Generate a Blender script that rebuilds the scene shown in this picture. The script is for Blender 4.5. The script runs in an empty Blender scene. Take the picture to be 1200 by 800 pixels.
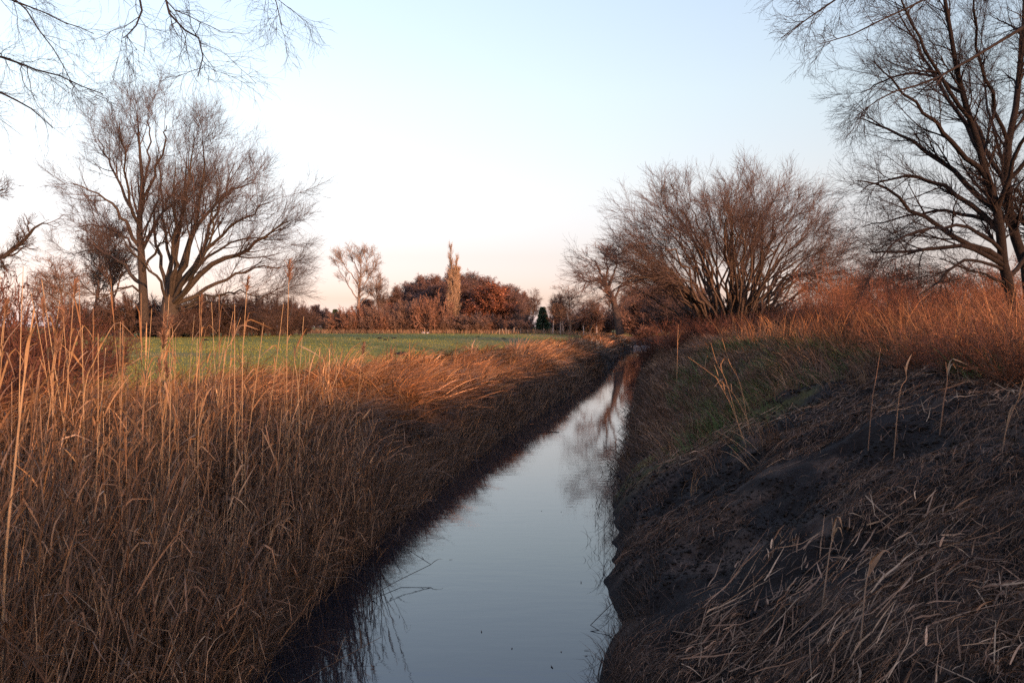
import bpy, math
import numpy as np

R = math.radians
rng = np.random.default_rng(11)
sc = bpy.context.scene
COL = sc.collection

# ------------------------------------------------------------------ camera
EYE = 3.0            # metres above the water
F = 1000.0           # focal length in photo pixels (photo 1200 wide)
HZ = 382.0           # horizon row in the photo
PITCH = math.atan((400 - HZ) / F)
cp, sp = math.cos(PITCH), math.sin(PITCH)


def pix(px, py, Y):
    """point seen at photo pixel (px,py) at ground distance Y"""
    u = (np.asarray(px, float) - 600) / F
    v = (400 - np.asarray(py, float)) / F
    dy = cp + v * sp
    dz = -sp + v * cp
    k = Y / dy
    return np.stack([u * k, np.broadcast_to(np.asarray(Y, float), np.shape(u * k)), EYE + dz * k], -1)


def water_hit(px, py):
    u = (px - 600) / F
    v = (400 - py) / F
    dy = cp + v * sp
    dz = -sp + v * cp
    k = -EYE / dz
    return u * k, dy * k


# ------------------------------------------------------------------ noise
def hash2(ix, iy, seed):
    n = (ix.astype(np.int64) * 374761393 + iy.astype(np.int64) * 668265263 + seed * 982451653) & 0xFFFFFFFF
    n = ((n ^ (n >> 13)) * 1274126177) & 0xFFFFFFFF
    n = n ^ (n >> 16)
    return (n & 0xFFFFFF) / float(0xFFFFFF)


def vnoise(x, y, seed=0):
    x = np.asarray(x, float); y = np.asarray(y, float)
    ix = np.floor(x); iy = np.floor(y)
    fx = x - ix; fy = y - iy
    fx = fx * fx * (3 - 2 * fx); fy = fy * fy * (3 - 2 * fy)
    a = hash2(ix, iy, seed); b = hash2(ix + 1, iy, seed)
    c = hash2(ix, iy + 1, seed); d = hash2(ix + 1, iy + 1, seed)
    return (a * (1 - fx) + b * fx) * (1 - fy) + (c * (1 - fx) + d * fx) * fy


def fbm(x, y, seed=0, o=4):
    s = 0; a = .5; t = 0
    for i in range(o):
        s = s + a * vnoise(x, y, seed + i); t += a
        x = x * 2.03 + 7.1; y = y * 2.03 + 3.7; a *= .5
    return s / t


def sstep(a, b, x):
    t = np.clip((x - a) / (b - a), 0, 1)
    return t * t * (3 - 2 * t)


# ------------------------------------------------------------------ terrain
LE = [water_hit(*p) for p in [(290, 800), (405, 690), (505, 595), (600, 515), (676, 466), (722, 428), (731, 413)]]
RE = [water_hit(*p) for p in [(713, 800), (719, 690), (722, 607), (727, 560), (737, 510), (745, 445), (757, 413)]]
LE = [(-1.9, -60), (-2.3, 0)] + LE + [(18.5, 125), (24, 140), (40, 165)]
RE = [(1.4, -60), (.55, 0)] + RE + [(23.0, 125), (28.5, 138), (45, 160)]
LEa = np.array(LE); REa = np.array(RE)
LEa[:, 0] -= np.interp(LEa[:, 1], [5, 9, 40, 80, 120], [0, .3, .42, .35, .25]); REa[:, 0] += .3 * (REa[:, 1] > 30)


def edL(y):
    y = np.asarray(y, float)
    return np.interp(y, LEa[:, 1], LEa[:, 0]) + .16 * (vnoise(y * .9, y * 0, 5) - .5) + .1 * (vnoise(y * 3.1, y * 0, 6) - .5)


def edR(y):
    y = np.asarray(y, float)
    return np.interp(y, REa[:, 1], REa[:, 0]) + .16 * (vnoise(y * .8, y * 0, 7) - .5) + .12 * (vnoise(y * 3.3, y * 0, 8) - .5)


def wL(y):
    return np.interp(y, [0, 12, 20, 35, 70, 120], [5.2, 5.0, 3.9, 3.2, 3.0, 3.0])


def wR(y):
    return np.interp(y, [0, 12, 20, 35, 70, 120], [5.0, 4.9, 4.7, 3.8, 3.4, 3.2])


ZL, ZRB = 2.15, 2.3


def gh(x, y):
    x = np.asarray(x, float); y = np.asarray(y, float)
    eL, eR = edL(y), edR(y)
    mid = .5 * (eL + eR)
    left = x < mid
    d = np.where(left, eL - x, x - eR)
    w = np.where(left, wL(y), wR(y))
    t = np.clip(d / w, 0, 1)
    top = np.where(left, 1.62 - .14 * sstep(28, 50, y) + .50 * sstep(w - .3, w + 9, d), ZRB)
    lip = .16 * sstep(0, .25, d)
    tl = np.clip(t + .22 * (fbm(x * .55, y * .45, 25, 2) - .5) * sstep(.1, .3, t), 0, 1)
    prof = np.where(left, .64 * sstep(-.02, .27, tl) + .36 * sstep(.2, 1.0, tl), 1 - (1 - t) ** 1.35)
    z = lip + (top - .16) * np.clip(prof, 0, 1.02)
    z = np.where(d < 0, np.maximum(-.5, d * 1.4), z)
    # unevenness
    bank = sstep(.05, .5, d) * (1 - sstep(w + 1.5, w + 5, d))
    z = z + bank * np.where(left, .46 * (fbm(x * .75, y * .6, 21, 3) - .5) + .30 * (fbm(x * 1.9, y * 1.5, 23, 2) - .5), .38 * (fbm(x * .8, y * .8, 31, 3) - .5) + .16 * (fbm(x * 2.1, y * 2.1, 33, 2) - .5))
    near = bank * np.where(left, .25, 1) * (1 - sstep(22, 40, y))
    z = z + near * (.08 * (fbm(x * 3.1 + y, y * 3.1 - x, 41, 3) - .5) + .05 * (vnoise(x * 15 + 5 * y, y * 15 - 5 * x, 47) - .5))
    z = z + .12 * (fbm(x * .06, y * .06, 51, 3) - .5) * sstep(2, 12, d - w)
    return z


# ------------------------------------------------------------------ mesh building
class MB:
    def __init__(s):
        s.v = []; s.f = []; s.c = []; s.n = 0

    def add(s, V, Fc, col):
        V = np.asarray(V, np.float32).reshape(-1, 3)
        Fc = np.asarray(Fc, np.int64)
        col = np.asarray(col, np.float32)
        if col.ndim == 1:
            col = np.broadcast_to(col, (len(V), 3))
        s.v.append(V); s.f.append(Fc + s.n); s.c.append(col); s.n += len(V)
        return s

    def mesh(s, name, mat, smooth=True):
        me = bpy.data.meshes.new(name)
        V = np.concatenate(s.v); C = np.concatenate(s.c)
        loops = np.concatenate([f.ravel() for f in s.f])
        sizes = np.concatenate([np.full(len(f), f.shape[1], np.int64) for f in s.f])
        starts = np.concatenate([[0], np.cumsum(sizes)[:-1]])
        me.vertices.add(len(V)); me.vertices.foreach_set('co', V.ravel().astype(np.float32))
        me.loops.add(len(loops)); me.loops.foreach_set('vertex_index', loops.astype(np.int32))
        me.polygons.add(len(sizes)); me.polygons.foreach_set('loop_start', starts.astype(np.int32))
        me.polygons.foreach_set('use_smooth', np.full(len(sizes), smooth))
        a = me.attributes.new('col', 'FLOAT_COLOR', 'POINT')
        a.data.foreach_set('color', np.concatenate([C, np.ones((len(C), 1), np.float32)], 1).ravel().astype(np.float32))
        me.materials.append(mat)
        me.update(calc_edges=True)
        return me

    def obj(s, name, mat, parent=None, smooth=True, loc=None):
        o = bpy.data.objects.new(name, s.mesh(name, mat, smooth))
        COL.objects.link(o)
        if parent is not None:
            o.parent = parent
        if loc is not None:
            o.location = loc
        return o


def tag(o, label=None, cat=None, group=None, kind=None):
    for k, v in (('label', label), ('category', cat), ('group', group), ('kind', kind)):
        if v:
            o[k] = v
    return o


def empty(name, loc, label, cat, group=None, rz=0):
    o = bpy.data.objects.new(name, None)
    COL.objects.link(o)
    o.location = [float(a) for a in loc]
    o.rotation_euler.z = rz
    o.empty_display_size = .2
    return tag(o, label, cat, group)


def dup(root, loc, rz, scale, label, group=None):
    r = root.copy(); COL.objects.link(r)
    r.location = [float(a) for a in loc]; r.rotation_euler.z = rz; r.scale = scale
    r['label'] = label
    if group:
        r['group'] = group
    elif 'group' in r:
        del r['group']
    for ch in list(root.children):
        c = ch.copy(); COL.objects.link(c); c.parent = r
        for g in list(ch.children):
            d = g.copy(); COL.objects.link(d); d.parent = c
    return r


def norm(a):
    return a / np.maximum(np.linalg.norm(a, axis=-1, keepdims=True), 1e-9)


def tubes(P, Rad, S=3):
    """P (N,K,3), Rad (N,K) -> verts, quad faces"""
    N, K, _ = P.shape
    T = norm(np.gradient(P, axis=1))
    D = norm(P[:, -1] - P[:, 0])
    ref = np.where((np.abs(D[:, 2:3]) < .75), np.array([[0, 0, 1.]]), np.array([[1., .2, 0]]))[:, None, :]
    u = norm(np.cross(T, ref + 1e-4)); v = np.cross(T, u)
    a = np.arange(S) * 2 * np.pi / S
    V = P[:, :, None, :] + Rad[:, :, None, None] * (u[:, :, None, :] * np.cos(a)[None, None, :, None] + v[:, :, None, :] * np.sin(a)[None, None, :, None])
    i = np.arange(N)[:, None, None] * K * S; k = np.arange(K - 1)[None, :, None] * S; s = np.arange(S)[None, None, :]
    s2 = (s + 1) % S
    Fc = np.stack([i + k + s, i + k + s2, i + k + S + s2, i + k + S + s], -1).reshape(-1, 4)
    return V.reshape(-1, 3), Fc


def pcol(col, N, M, jit=.15, g=rng):
    """per-strand colours repeated for M vertices"""
    col = np.asarray(col, float)
    c = np.broadcast_to(col, (N, 3)) * (1 + jit * g.normal(size=(N, 1)))
    return np.repeat(np.clip(c, .004, 1), M, axis=0)


def blades(base, az, th0, th1, L, W, col, K=4, roll=.5, fold=None, g=rng, kink=0.):
    """curved tapering strips. th = angle from vertical at foot / tip."""
    N = len(base)
    t = np.linspace(0, 1, K)[None, :]
    if fold is None:
        th = th0[:, None] + (th1 - th0)[:, None] * t ** 1.3
    else:        # leaf snapped over at a fraction of its length
        th = th0[:, None] + (th1 - th0)[:, None] * sstep(fold[:, None] - .1, fold[:, None] + .1, t) + .25 * (t - .5)
    azv = az[:, None] + kink * g.normal(size=(N, K)).cumsum(1) * .3
    d = np.stack([np.sin(th) * np.sin(azv), np.sin(th) * np.cos(azv), np.cos(th)], -1)
    st = d * (L / (K - 1))[:, None, None]
    P = base[:, None, :] + np.concatenate([np.zeros((N, 1, 3)), np.cumsum(st[:, :-1], 1)], 1)
    return ribbon(P, W, col, roll, g)


def ribbon(P, W, col, roll=.5, g=rng, prof=None):
    N, K, _ = P.shape
    T = norm(np.gradient(P, axis=1))
    up = np.array([0, 0, 1.]) + roll * g.normal(size=(N, 1, 3))
    u = norm(np.cross(T, up))
    t = np.linspace(0, 1, K)
    if prof is None:
        prof = np.clip(1.0 - t ** 2 * .92, .05, 1) * np.clip(.55 + t * 1.5, 0, 1)
    w = np.asarray(W).reshape(-1, 1) * prof[None, :] * .5
    V = np.stack([P - u * w[..., None], P + u * w[..., None]], 2)
    i = np.arange(N)[:, None] * K * 2; k = np.arange(K - 1)[None, :] * 2
    Fc = np.stack([i + k, i + k + 1, i + k + 3, i + k + 2], -1).reshape(-1, 4)
    col = np.asarray(col)
    if col.ndim == 2 and len(col) == N:
        col = np.repeat(col, K * 2, 0)
    return V.reshape(-1, 3), Fc, col


def mixcol(cols, wts, N, jit=.22, g=rng):
    cols = np.asarray(cols, float)
    i = g.choice(len(cols), N, p=np.asarray(wts) / np.sum(wts))
    j = g.choice(len(cols), N, p=np.asarray(wts) / np.sum(wts))
    f = g.random((N, 1)) * .5
    c = cols[i] * (1 - f) + cols[j] * f
    return np.clip(c * np.exp(jit * g.normal(size=(N, 1))), .004, .9)


# ------------------------------------------------------------------ materials
def attr_mat(name, rough=.85, nscale=40., namt=.35, spec=.25, bump=0., bscale=60.):
    m = bpy.data.materials.new(name); m.use_nodes = True
    nt = m.node_tree; b = nt.nodes['Principled BSDF']
    at = nt.nodes.new('ShaderNodeAttribute'); at.attribute_name = 'col'
    tc = nt.nodes.new('ShaderNodeTexCoord')
    no = nt.nodes.new('ShaderNodeTexNoise'); no.inputs['Scale'].default_value = nscale; no.inputs['Detail'].default_value = 4
    nt.links.new(tc.outputs['Object'], no.inputs['Vector'])
    mr = nt.nodes.new('ShaderNodeMapRange')
    mr.inputs['From Min'].default_value = .25; mr.inputs['From Max'].default_value = .75
    mr.inputs['To Min'].default_value = 1 - namt; mr.inputs['To Max'].default_value = 1 + namt
    nt.links.new(no.outputs['Fac'], mr.inputs['Value'])
    mx = nt.nodes.new('ShaderNodeMix'); mx.data_type = 'RGBA'; mx.blend_type = 'MULTIPLY'; mx.inputs['Factor'].default_value = 1
    nt.links.new(at.outputs['Color'], mx.inputs['A']); nt.links.new(mr.outputs['Result'], mx.inputs['B'])
    nt.links.new(mx.outputs['Result'], b.inputs['Base Color'])
    b.inputs['Roughness'].default_value = rough
    b.inputs['Specular IOR Level'].default_value = spec
    if bump:
        n2 = nt.nodes.new('ShaderNodeTexNoise'); n2.inputs['Scale'].default_value = bscale; n2.inputs['Detail'].default_value = 6
        nt.links.new(tc.outputs['Object'], n2.inputs['Vector'])
        bp = nt.nodes.new('ShaderNodeBump'); bp.inputs['Strength'].default_value = bump; bp.inputs['Distance'].default_value = .03
        nt.links.new(n2.outputs['Fac'], bp.inputs['Height']); nt.links.new(bp.outputs['Normal'], b.inputs['Normal'])
    return m


M_bark = attr_mat('bark', .9, 9, .4, .15, .6, 25)
M_twig = attr_mat('twig', .85, 4, .2, .15)
M_straw = attr_mat('dry_straw', .75, 25, .25, .2)
M_grass = attr_mat('green_grass', .7, 3, .25, .2)
M_leaf = attr_mat('dead_leaf', .8, 30, .3, .2)
M_soil = attr_mat('earth', .92, 22, .45, .2, .7, 45)
M_paint = attr_mat('plain_surface', .7, 8, .15, .3)
M_timber = attr_mat('wet_timber', .45, 12, .35, .4, .4, 30)

mw = bpy.data.materials.new('ditch_water'); mw.use_nodes = True
nt = mw.node_tree; b = nt.nodes['Principled BSDF']
b.inputs['Base Color'].default_value = (.008, .010, .014, 1)
b.inputs['Roughness'].default_value = .035
b.inputs['IOR'].default_value = 1.6
tc = nt.nodes.new('ShaderNodeTexCoord')
mp = nt.nodes.new('ShaderNodeMapping'); mp.inputs['Scale'].default_value = (.8, 2.2, 1)
nt.links.new(tc.outputs['Object'], mp.inputs['Vector'])
n1 = nt.nodes.new('ShaderNodeTexNoise'); n1.inputs['Scale'].default_value = 2.2; n1.inputs['Detail'].default_value = 3
n2 = nt.nodes.new('ShaderNodeTexNoise'); n2.inputs['Scale'].default_value = .35; n2.inputs['Detail'].default_value = 2
nt.links.new(mp.outputs['Vector'], n1.inputs['Vector']); nt.links.new(tc.outputs['Object'], n2.inputs['Vector'])
mm = nt.nodes.new('ShaderNodeMath'); mm.operation = 'MULTIPLY'
nt.links.new(n1.outputs['Fac'], mm.inputs[0]); nt.links.new(n2.outputs['Fac'], mm.inputs[1])
bp = nt.nodes.new('ShaderNodeBump'); bp.inputs['Strength'].default_value = .12; bp.inputs['Distance'].default_value = .02
nt.links.new(mm.outputs[0], bp.inputs['Height']); nt.links.new(bp.outputs['Normal'], b.inputs['Normal'])

# ------------------------------------------------------------------ ground sheet (one sheet to the horizon)
def spaced(knots):
    out = []
    for a, b_, st in knots:
        out += list(np.arange(a, b_, st))
    return np.array(out)


sL = -np.concatenate([spaced([(0, 6, .09), (6, 12, .3), (12, 40, 2), (40, 120, 10), (120, 901, 60)])])[::-1]
sR = np.concatenate([spaced([(0, 7, .07), (7, 14, .3), (14, 40, 2), (40, 120, 10), (120, 901, 60)])])
ys = np.concatenate([-spaced([(10, 60, 5), (60, 241, 60)])[::-1], spaced([(-5, 3, .5), (3, 18, .07), (18, 40, .2), (40, 130, .8), (130, 400, 20), (400, 1001, 100)])])
eL, eR = edL(ys), edR(ys)
cols_x = [np.add.outer(eL, sL), (eL + (eR - eL) * .5)[:, None], np.add.outer(eR, sR)]
X = np.concatenate(cols_x, 1); Y = np.repeat(ys[:, None], X.shape[1], 1)
Z = gh(X, Y)
ny, nx = X.shape
dL = eL[:, None] - X; dR = X - eR[:, None]
n_a = fbm(X * .5, Y * .5, 61, 4); n_b = fbm(X * 2.2, Y * 2.2, 67, 4); n_c = fbm(X * .07, Y * .07, 71, 3)
soil = np.array([.0115, .0072, .0048]); litter = np.array([.07, .042, .027]); lbank = np.array([.05, .031, .02])
green = np.array([.165, .155, .024]); straw_g = np.array([.14, .105, .045]); scrub = np.array([.075, .043, .026])


def lerp(a, b_, t):
    return a * (1 - t[..., None]) + b_ * t[..., None]


C = np.zeros((ny, nx, 3)) + soil
WLm, WRm = wL(Y), wR(Y)
# left side
cl = lerp(np.broadcast_to(lbank, C.shape), np.broadcast_to(litter, C.shape), sstep(.35, .65, n_b))
md = lerp(np.broadcast_to(green, C.shape), np.broadcast_to(straw_g, C.shape), sstep(.52, .78, n_c * .6 + n_a * .4))
cl = lerp(cl, md, sstep(WLm - .2, WLm + 1.0, dL + (n_a - .5) * 2.2))
cl = lerp(np.broadcast_to(soil * 1.4, C.shape), cl, sstep(.2, 1.2, dL + (n_b - .5) * .9))
# right side
cr = lerp(np.broadcast_to(soil, C.shape), np.broadcast_to(litter * .8, C.shape), sstep(.52, .75, n_b))
cr = lerp(cr, np.broadcast_to(litter, C.shape), sstep(14, 19, Y + (n_a - .5) * 8))
cr = lerp(cr, np.broadcast_to(green * .9, C.shape), sstep(13, 16, Y) * (1 - sstep(30, 45, Y)) * sstep(.54, .66, n_a) * .7)
cr = lerp(cr, np.broadcast_to(scrub, C.shape), sstep(WRm - .3, WRm + 1.5, dR + (n_a - .5) * 1.5))
cr = lerp(cr, np.broadcast_to(straw_g * .8, C.shape), sstep(14, 30, dR))
C = np.where((dL > 0)[..., None], cl, np.where((dR > 0)[..., None], cr, soil * .8))
gi = np.arange(ny - 1)[:, None] * nx + np.arange(nx - 1)[None, :]
GF = np.stack([gi, gi + 1, gi + nx + 1, gi + nx], -1).reshape(-1, 4)
g = MB().add(np.stack([X, Y, Z], -1), GF, C.reshape(-1, 3)).obj('ground', M_soil)
tag(g, 'earth banks and flat meadow land around the straight ditch', 'ground', kind='structure')

# water
wy = np.concatenate([np.arange(-60, 0, 4.), np.arange(0, 115, .5)])
wl, wr = edL(wy) - .5, edR(wy) + .5
V = np.concatenate([np.stack([wl, wy, 0 * wy], -1), np.stack([wr, wy, 0 * wy], -1)])
n = len(wy); i = np.arange(n - 1)
wat = MB().add(V, np.stack([i, i + n, i + n + 1, i + 1], -1), [.01, .01, .01]).obj('water', mw)
tag(wat, 'still grey blue water in the long ditch reflecting the sky', 'water', kind='structure')
wy = np.arange(115.2, 160, 1.); wl, wr = edL(wy) - .6, edR(wy) + .6
V = np.concatenate([np.stack([wl, wy, 0 * wy + .3], -1), np.stack([wr, wy, 0 * wy + .3], -1)])
n = len(wy); i = np.arange(n - 1)
wat2 = MB().add(V, np.stack([i, i + n, i + n + 1, i + 1], -1), [.01, .01, .01]).obj('water', mw)
tag(wat2, 'upper water of the ditch beyond the low weir', 'water', kind='structure')


# ------------------------------------------------------------------ scatter helper
def scatter(N, y0, y1, side, d0, d1, power=1.0, g=rng):
    """screen-uniform along y; d measured from the water edge outward"""
    u = g.random(N)
    if power == 0:
        y = y0 + (y1 - y0) * u
    else:
        y = (y0 ** (-power) + (y1 ** (-power) - y0 ** (-power)) * u) ** (-1 / power)
    d = d0 + (d1 - d0) * g.random(N)
    w = wL(y) if side < 0 else wR(y)
    x = edL(y) - d if side < 0 else edR(y) + d
    return x, y, d, w


def base_of(x, y, dz=0.):
    return np.stack([x, y, gh(x, y) + dz], -1)


STRAW = [(.27, .158, .082), (.19, .102, .054), (.12, .064, .036), (.34, .225, .13)]
RUST = [(.27, .125, .055), (.20, .09, .04), (.33, .18, .085), (.12, .06, .032)]
DULL = [(.10, .065, .042), (.15, .10, .065), (.07, .045, .03), (.20, .14, .09)]


def tuft_blades(mb, x, y, az, th0, th1, L, W, col, nb, spread, azj=.16, cj=.16, K=5, g=rng, thj=.15, kink=.1):
    n = len(x); i = np.repeat(np.arange(n), nb); N = len(i)
    sp_ = spread[i] if np.ndim(spread) else spread
    bx = x[i] + g.normal(size=N) * sp_; by = y[i] + g.normal(size=N) * sp_
    c = np.clip(col[i] * np.exp(cj * g.normal(size=(N, 1))), .004, .9)
    mb.add(*blades(base_of(bx, by), az[i] + g.normal(size=N) * azj, np.maximum(th0[i] + g.normal(size=N) * thj, 0), th1[i] + g.normal(size=N) * thj,
                   L[i] * (.55 + .6 * g.random(N)), W[i] * (.6 + .8 * g.random(N)), c, K, .6, g=g, kink=kink))


def ground_straw(mb, x, y, az, L, W, col, lift, K=4, arch=.05, g=rng):
    """lying stalks that follow the ground"""
    N = len(x)
    t = np.linspace(-.5, .5, K)[None, :]
    bend = g.normal(size=(N, 1)) * .3 * (g.random((N, 1)) < .25)
    tilt = g.normal(size=(N, 1)) * .13
    px_ = x[:, None] + np.sin(az[:, None] + bend * t) * t * L[:, None]
    py_ = y[:, None] + np.cos(az[:, None] + bend * t) * t * L[:, None]
    pz = gh(px_, py_)
    # straightened between ends so stiff stalks bridge the hollows
    lin = pz[:, :1] * (.5 - t) + pz[:, -1:] * (.5 + t)
    pz = np.maximum(.25 * pz + .75 * lin, pz - .01) + lift[:, None] + arch * g.random((N, 1)) * (1 - 4 * t * t) + np.abs(t * tilt) * L[:, None] + t * tilt * L[:, None]
    P = np.stack([px_, py_, pz], -1)
    mb.add(*ribbon(P, W, col, .8, g))


# ---- meadow grass
N = 75000
x, y, d, w = scatter(N, 9, 135, -1, 0, 1, .6)
d = w - .3 + (rng.random(N) ** 1.2) * np.clip(y * .75, 6, 75)
x = edL(y) - d
keep = vnoise(x * .5, y * .5, 81) > .12
x, y = x[keep], y[keep]; N = len(x)
nz = fbm(x * .07, y * .07, 71, 3) * .5 + fbm(x * .3, y * .3, 61, 4) * .5
trk = np.minimum(np.abs(np.mod(x * .8 + y * .25, 14) - 7), np.abs(np.mod(x * .8 + y * .25, 14) - 5.2)) < .3
gc = mixcol([(.15, .16, .024), (.18, .175, .032), (.21, .18, .048)], [3, 3, 2], N)
gc = np.where((rng.random(N) < np.maximum(sstep(.54, .72, nz), trk * .5))[:, None], mixcol([(.20, .16, .075), (.16, .145, .06)], [1, 1], N), gc)
mb = MB()
mb.add(*blades(base_of(x, y, -.01), rng.random(N) * 6.28, rng.random(N) * .5, .5 + rng.random(N) * .9,
               .03 + .06 * rng.random(N), np.maximum(.006, y * .0007), gc, 3))
tag(mb.obj('meadow_grass', M_grass), 'short green grass of the wide meadow beyond the left bank', 'grass', kind='stuff')

# ---- left bank lying thatch, in combed tufts
mb = MB()
N = 8600
x, y, d, w = scatter(N, 9, 118, -1, -.05, 1, .75)
d = .1 + rng.random(N) * (w + .5); x = edL(y) - d
clump = fbm(x * .8, y * .55, 91, 3)
keep = ~((d > w - .3) & (clump < .5)) & ((d / w > .30) | (rng.random(N) < .45))
x, y, d, w, clump = [a[keep] for a in (x, y, d, w, clump)]; N = len(x); low = d / w
az = R(112) + (fbm(x * .8, y * .7, 95, 2) - .5) * 5.5 + rng.normal(size=N) * .5
az = np.where(rng.random(N) < .2, rng.random(N) * 6.28, az)
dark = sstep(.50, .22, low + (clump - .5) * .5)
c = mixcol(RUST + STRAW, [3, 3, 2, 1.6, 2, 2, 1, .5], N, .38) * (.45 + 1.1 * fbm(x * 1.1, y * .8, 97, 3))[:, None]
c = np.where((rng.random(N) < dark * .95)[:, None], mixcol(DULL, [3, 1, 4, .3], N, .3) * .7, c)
th0 = np.where(rng.random(N) < .12, rng.random(N) * .7, .85 + rng.random(N) * .55)
th1 = np.where(low < .16, 1.0 + rng.random(N) * 1.4, 1.5 + rng.random(N) * .55)
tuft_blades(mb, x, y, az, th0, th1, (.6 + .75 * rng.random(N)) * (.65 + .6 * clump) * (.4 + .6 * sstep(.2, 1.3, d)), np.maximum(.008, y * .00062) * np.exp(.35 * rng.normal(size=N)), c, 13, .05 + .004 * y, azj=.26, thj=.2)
# upright thin stems over the thatch
N = 1500
x, y, d, w = scatter(N, 12, 110, -1, 0, 1, .8)
d = rng.random(N) * (w + .3); x = edL(y) - d
c = mixcol(STRAW + RUST, [3, 2, 1, 2, 2, 1, 1, .5], N)
mb.add(*blades(base_of(x, y), rng.random(N) * 6.28, rng.random(N) * .4, .4 + rng.random(N) * 1.2, .25 + .4 * rng.random(N) ** 2,
               np.maximum(.004, y * .00035), c, 4, .6))
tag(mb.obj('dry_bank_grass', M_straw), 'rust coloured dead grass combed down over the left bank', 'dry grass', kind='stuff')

# fringe at the water edge, left
N = 11000
x, y, d, w = scatter(N, 6, 60, -1, -.08, .5, .8)
c = mixcol(DULL, [3, 1.5, 3, .5], N)
mb = MB()
mb.add(*blades(base_of(x, y), R(95) + rng.normal(size=N) * 1.0, rng.random(N) * .6, .6 + rng.random(N) * 2.0, .25 + .5 * rng.random(N),
               np.maximum(.005, y * .0005), c, 4, .6))
tag(mb.obj('water_edge_sedge', M_straw), 'dark limp sedge hanging over the left water edge', 'sedge', kind='stuff')

# thin stems standing in the shallow water along the left edge
N = 420
x, y, d, w = scatter(N, 4.5, 22, -1, -.5, .05, .6)
d = -.05 - .5 * rng.random(N) ** 2; x = edL(y) - d
keep = vnoise(y * 1.3, y * 0, 171) > .4
x, y = x[keep], y[keep]; N = len(x)
mb = MB()
mb.add(*blades(np.stack([x, y, np.full(N, -.03)], -1), rng.random(N) * 6.28, rng.random(N) * .35, .2 + rng.random(N) * 1.0, .12 + .5 * rng.random(N) ** 1.5, np.maximum(.004, y * .0005),
               mixcol([(.05, .035, .025), (.09, .06, .04)], [2, 1], N), 4, .7, kink=.3))
N = 110
y = 5 + 45 * rng.random(N) ** 1.6; f = rng.random(N) ** .5 * .5; f = np.where(rng.random(N) < .5, f, 1 - f)
f = np.where(f < .5, .5 - f, 1.5 - f)
x = edL(y) * (1 - f) + edR(y) * f
mb.add(*blades(np.stack([x, y, np.full(N, .004)], -1), rng.random(N) * 6.28, np.full(N, 1.5), np.full(N, 1.6), .02 + .07 * rng.random(N), np.full(N, .012) + .0004 * y,
               mixcol([(.05, .035, .025), (.12, .08, .05)], [2, 1], N), 3, .1))
tag(mb.obj('shallow_water_stems', M_straw), 'thin dark dead stems and leaf scraps in the shallow water of the ditch', 'water weed', kind='stuff')

# ---- left foreground reed bed
mb = MB()
N = 5600
x, y, d, w = scatter(N, 3.4, 13, -1, -.1, 1, .55)
d = -.15 + rng.random(N) ** 1.25 * 2.9; x = edL(y) - d
clp = fbm(x * 1.1, y * .9, 161, 3)
stand = (d < .36 * y - .7 + 1.2 * (vnoise(x * 1.4, y * 1.4, 167) - .5)) | (rng.random(N) < .12)
keep = (rng.random(N) < stand) & (rng.random(N) < sstep(.30, .60, clp) * np.clip(1.3 - d / 3.0, .12, 1) * np.clip((12.2 - y) / 1.6, 0, 1))
x, y, d = x[keep], y[keep], d[keep]; N = len(x)
B = base_of(x, y)
Lh = np.clip(1.50 + .22 * rng.normal(size=N) - .20 * d + .5 * (fbm(x * .9, y * .9, 163, 2) - .5), .5, 2.3) * np.where(rng.random(N) < .35, .35 + .6 * rng.random(N), 1)
K = 6
t = np.linspace(0, 1, K)[None, :, None]
brk = (rng.random(N) < .22)[:, None]
lean = np.stack([.08 + .12 * rng.normal(size=N), .02 + .12 * rng.normal(size=N), np.ones(N)], -1)
lean = np.where(brk, np.stack([.15 + .45 * rng.normal(size=N), -.1 + .45 * rng.normal(size=N), .8 + 0 * x], -1), lean)
Lh = np.where(brk[:, 0], Lh * .62, Lh)
P = B[:, None, :] + lean[:, None, :] * Lh[:, None, None] * t
side = rng.normal(size=(N, 1, 3)) * np.array([1, 1, 0]) * .12
P = P + side * t ** 2
rad = (np.maximum(.0040, y * .00050) * (.7 + .6 * rng.random(N)))[:, None] * np.linspace(1, .45, K)[None, :]
cst = mixcol([(.16, .095, .056), (.10, .058, .036), (.24, .15, .085), (.06, .038, .026)], [3, 3, 1.5, 3], N, .3)
V, Fc = tubes(P, rad, 4)
mb.add(V, Fc, np.repeat(cst, K * 4, 0))
# leaves on those stems
M = 6
idx = np.repeat(np.arange(N), M); tt = .18 + .78 * rng.random(N * M)
Pb = P[idx, 0] + (P[idx, -1] - P[idx, 0]) * tt[:, None]
Pb[:, :2] += (side[idx, 0, :2] * (tt ** 2 - tt)[:, None])
NL = len(idx)
az = R(100) + rng.normal(size=NL) * 1.4
cl_ = mixcol(STRAW + DULL, [1.6, 2, 2, .6, 2, 1, 2, .6], NL, .3)
mb.add(*blades(Pb, az, .2 + rng.random(NL) * .6, np.where(rng.random(NL) < .4, .4 + rng.random(NL) * .8, 1.5 + rng.random(NL) * 1.5), .16 + .30 * rng.random(NL),
               np.maximum(.010, y[idx] * .0012) * (.5 + 1.0 * rng.random(NL)), cl_, 6, .7, fold=.15 + .75 * rng.random(NL), kink=.2))
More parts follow.
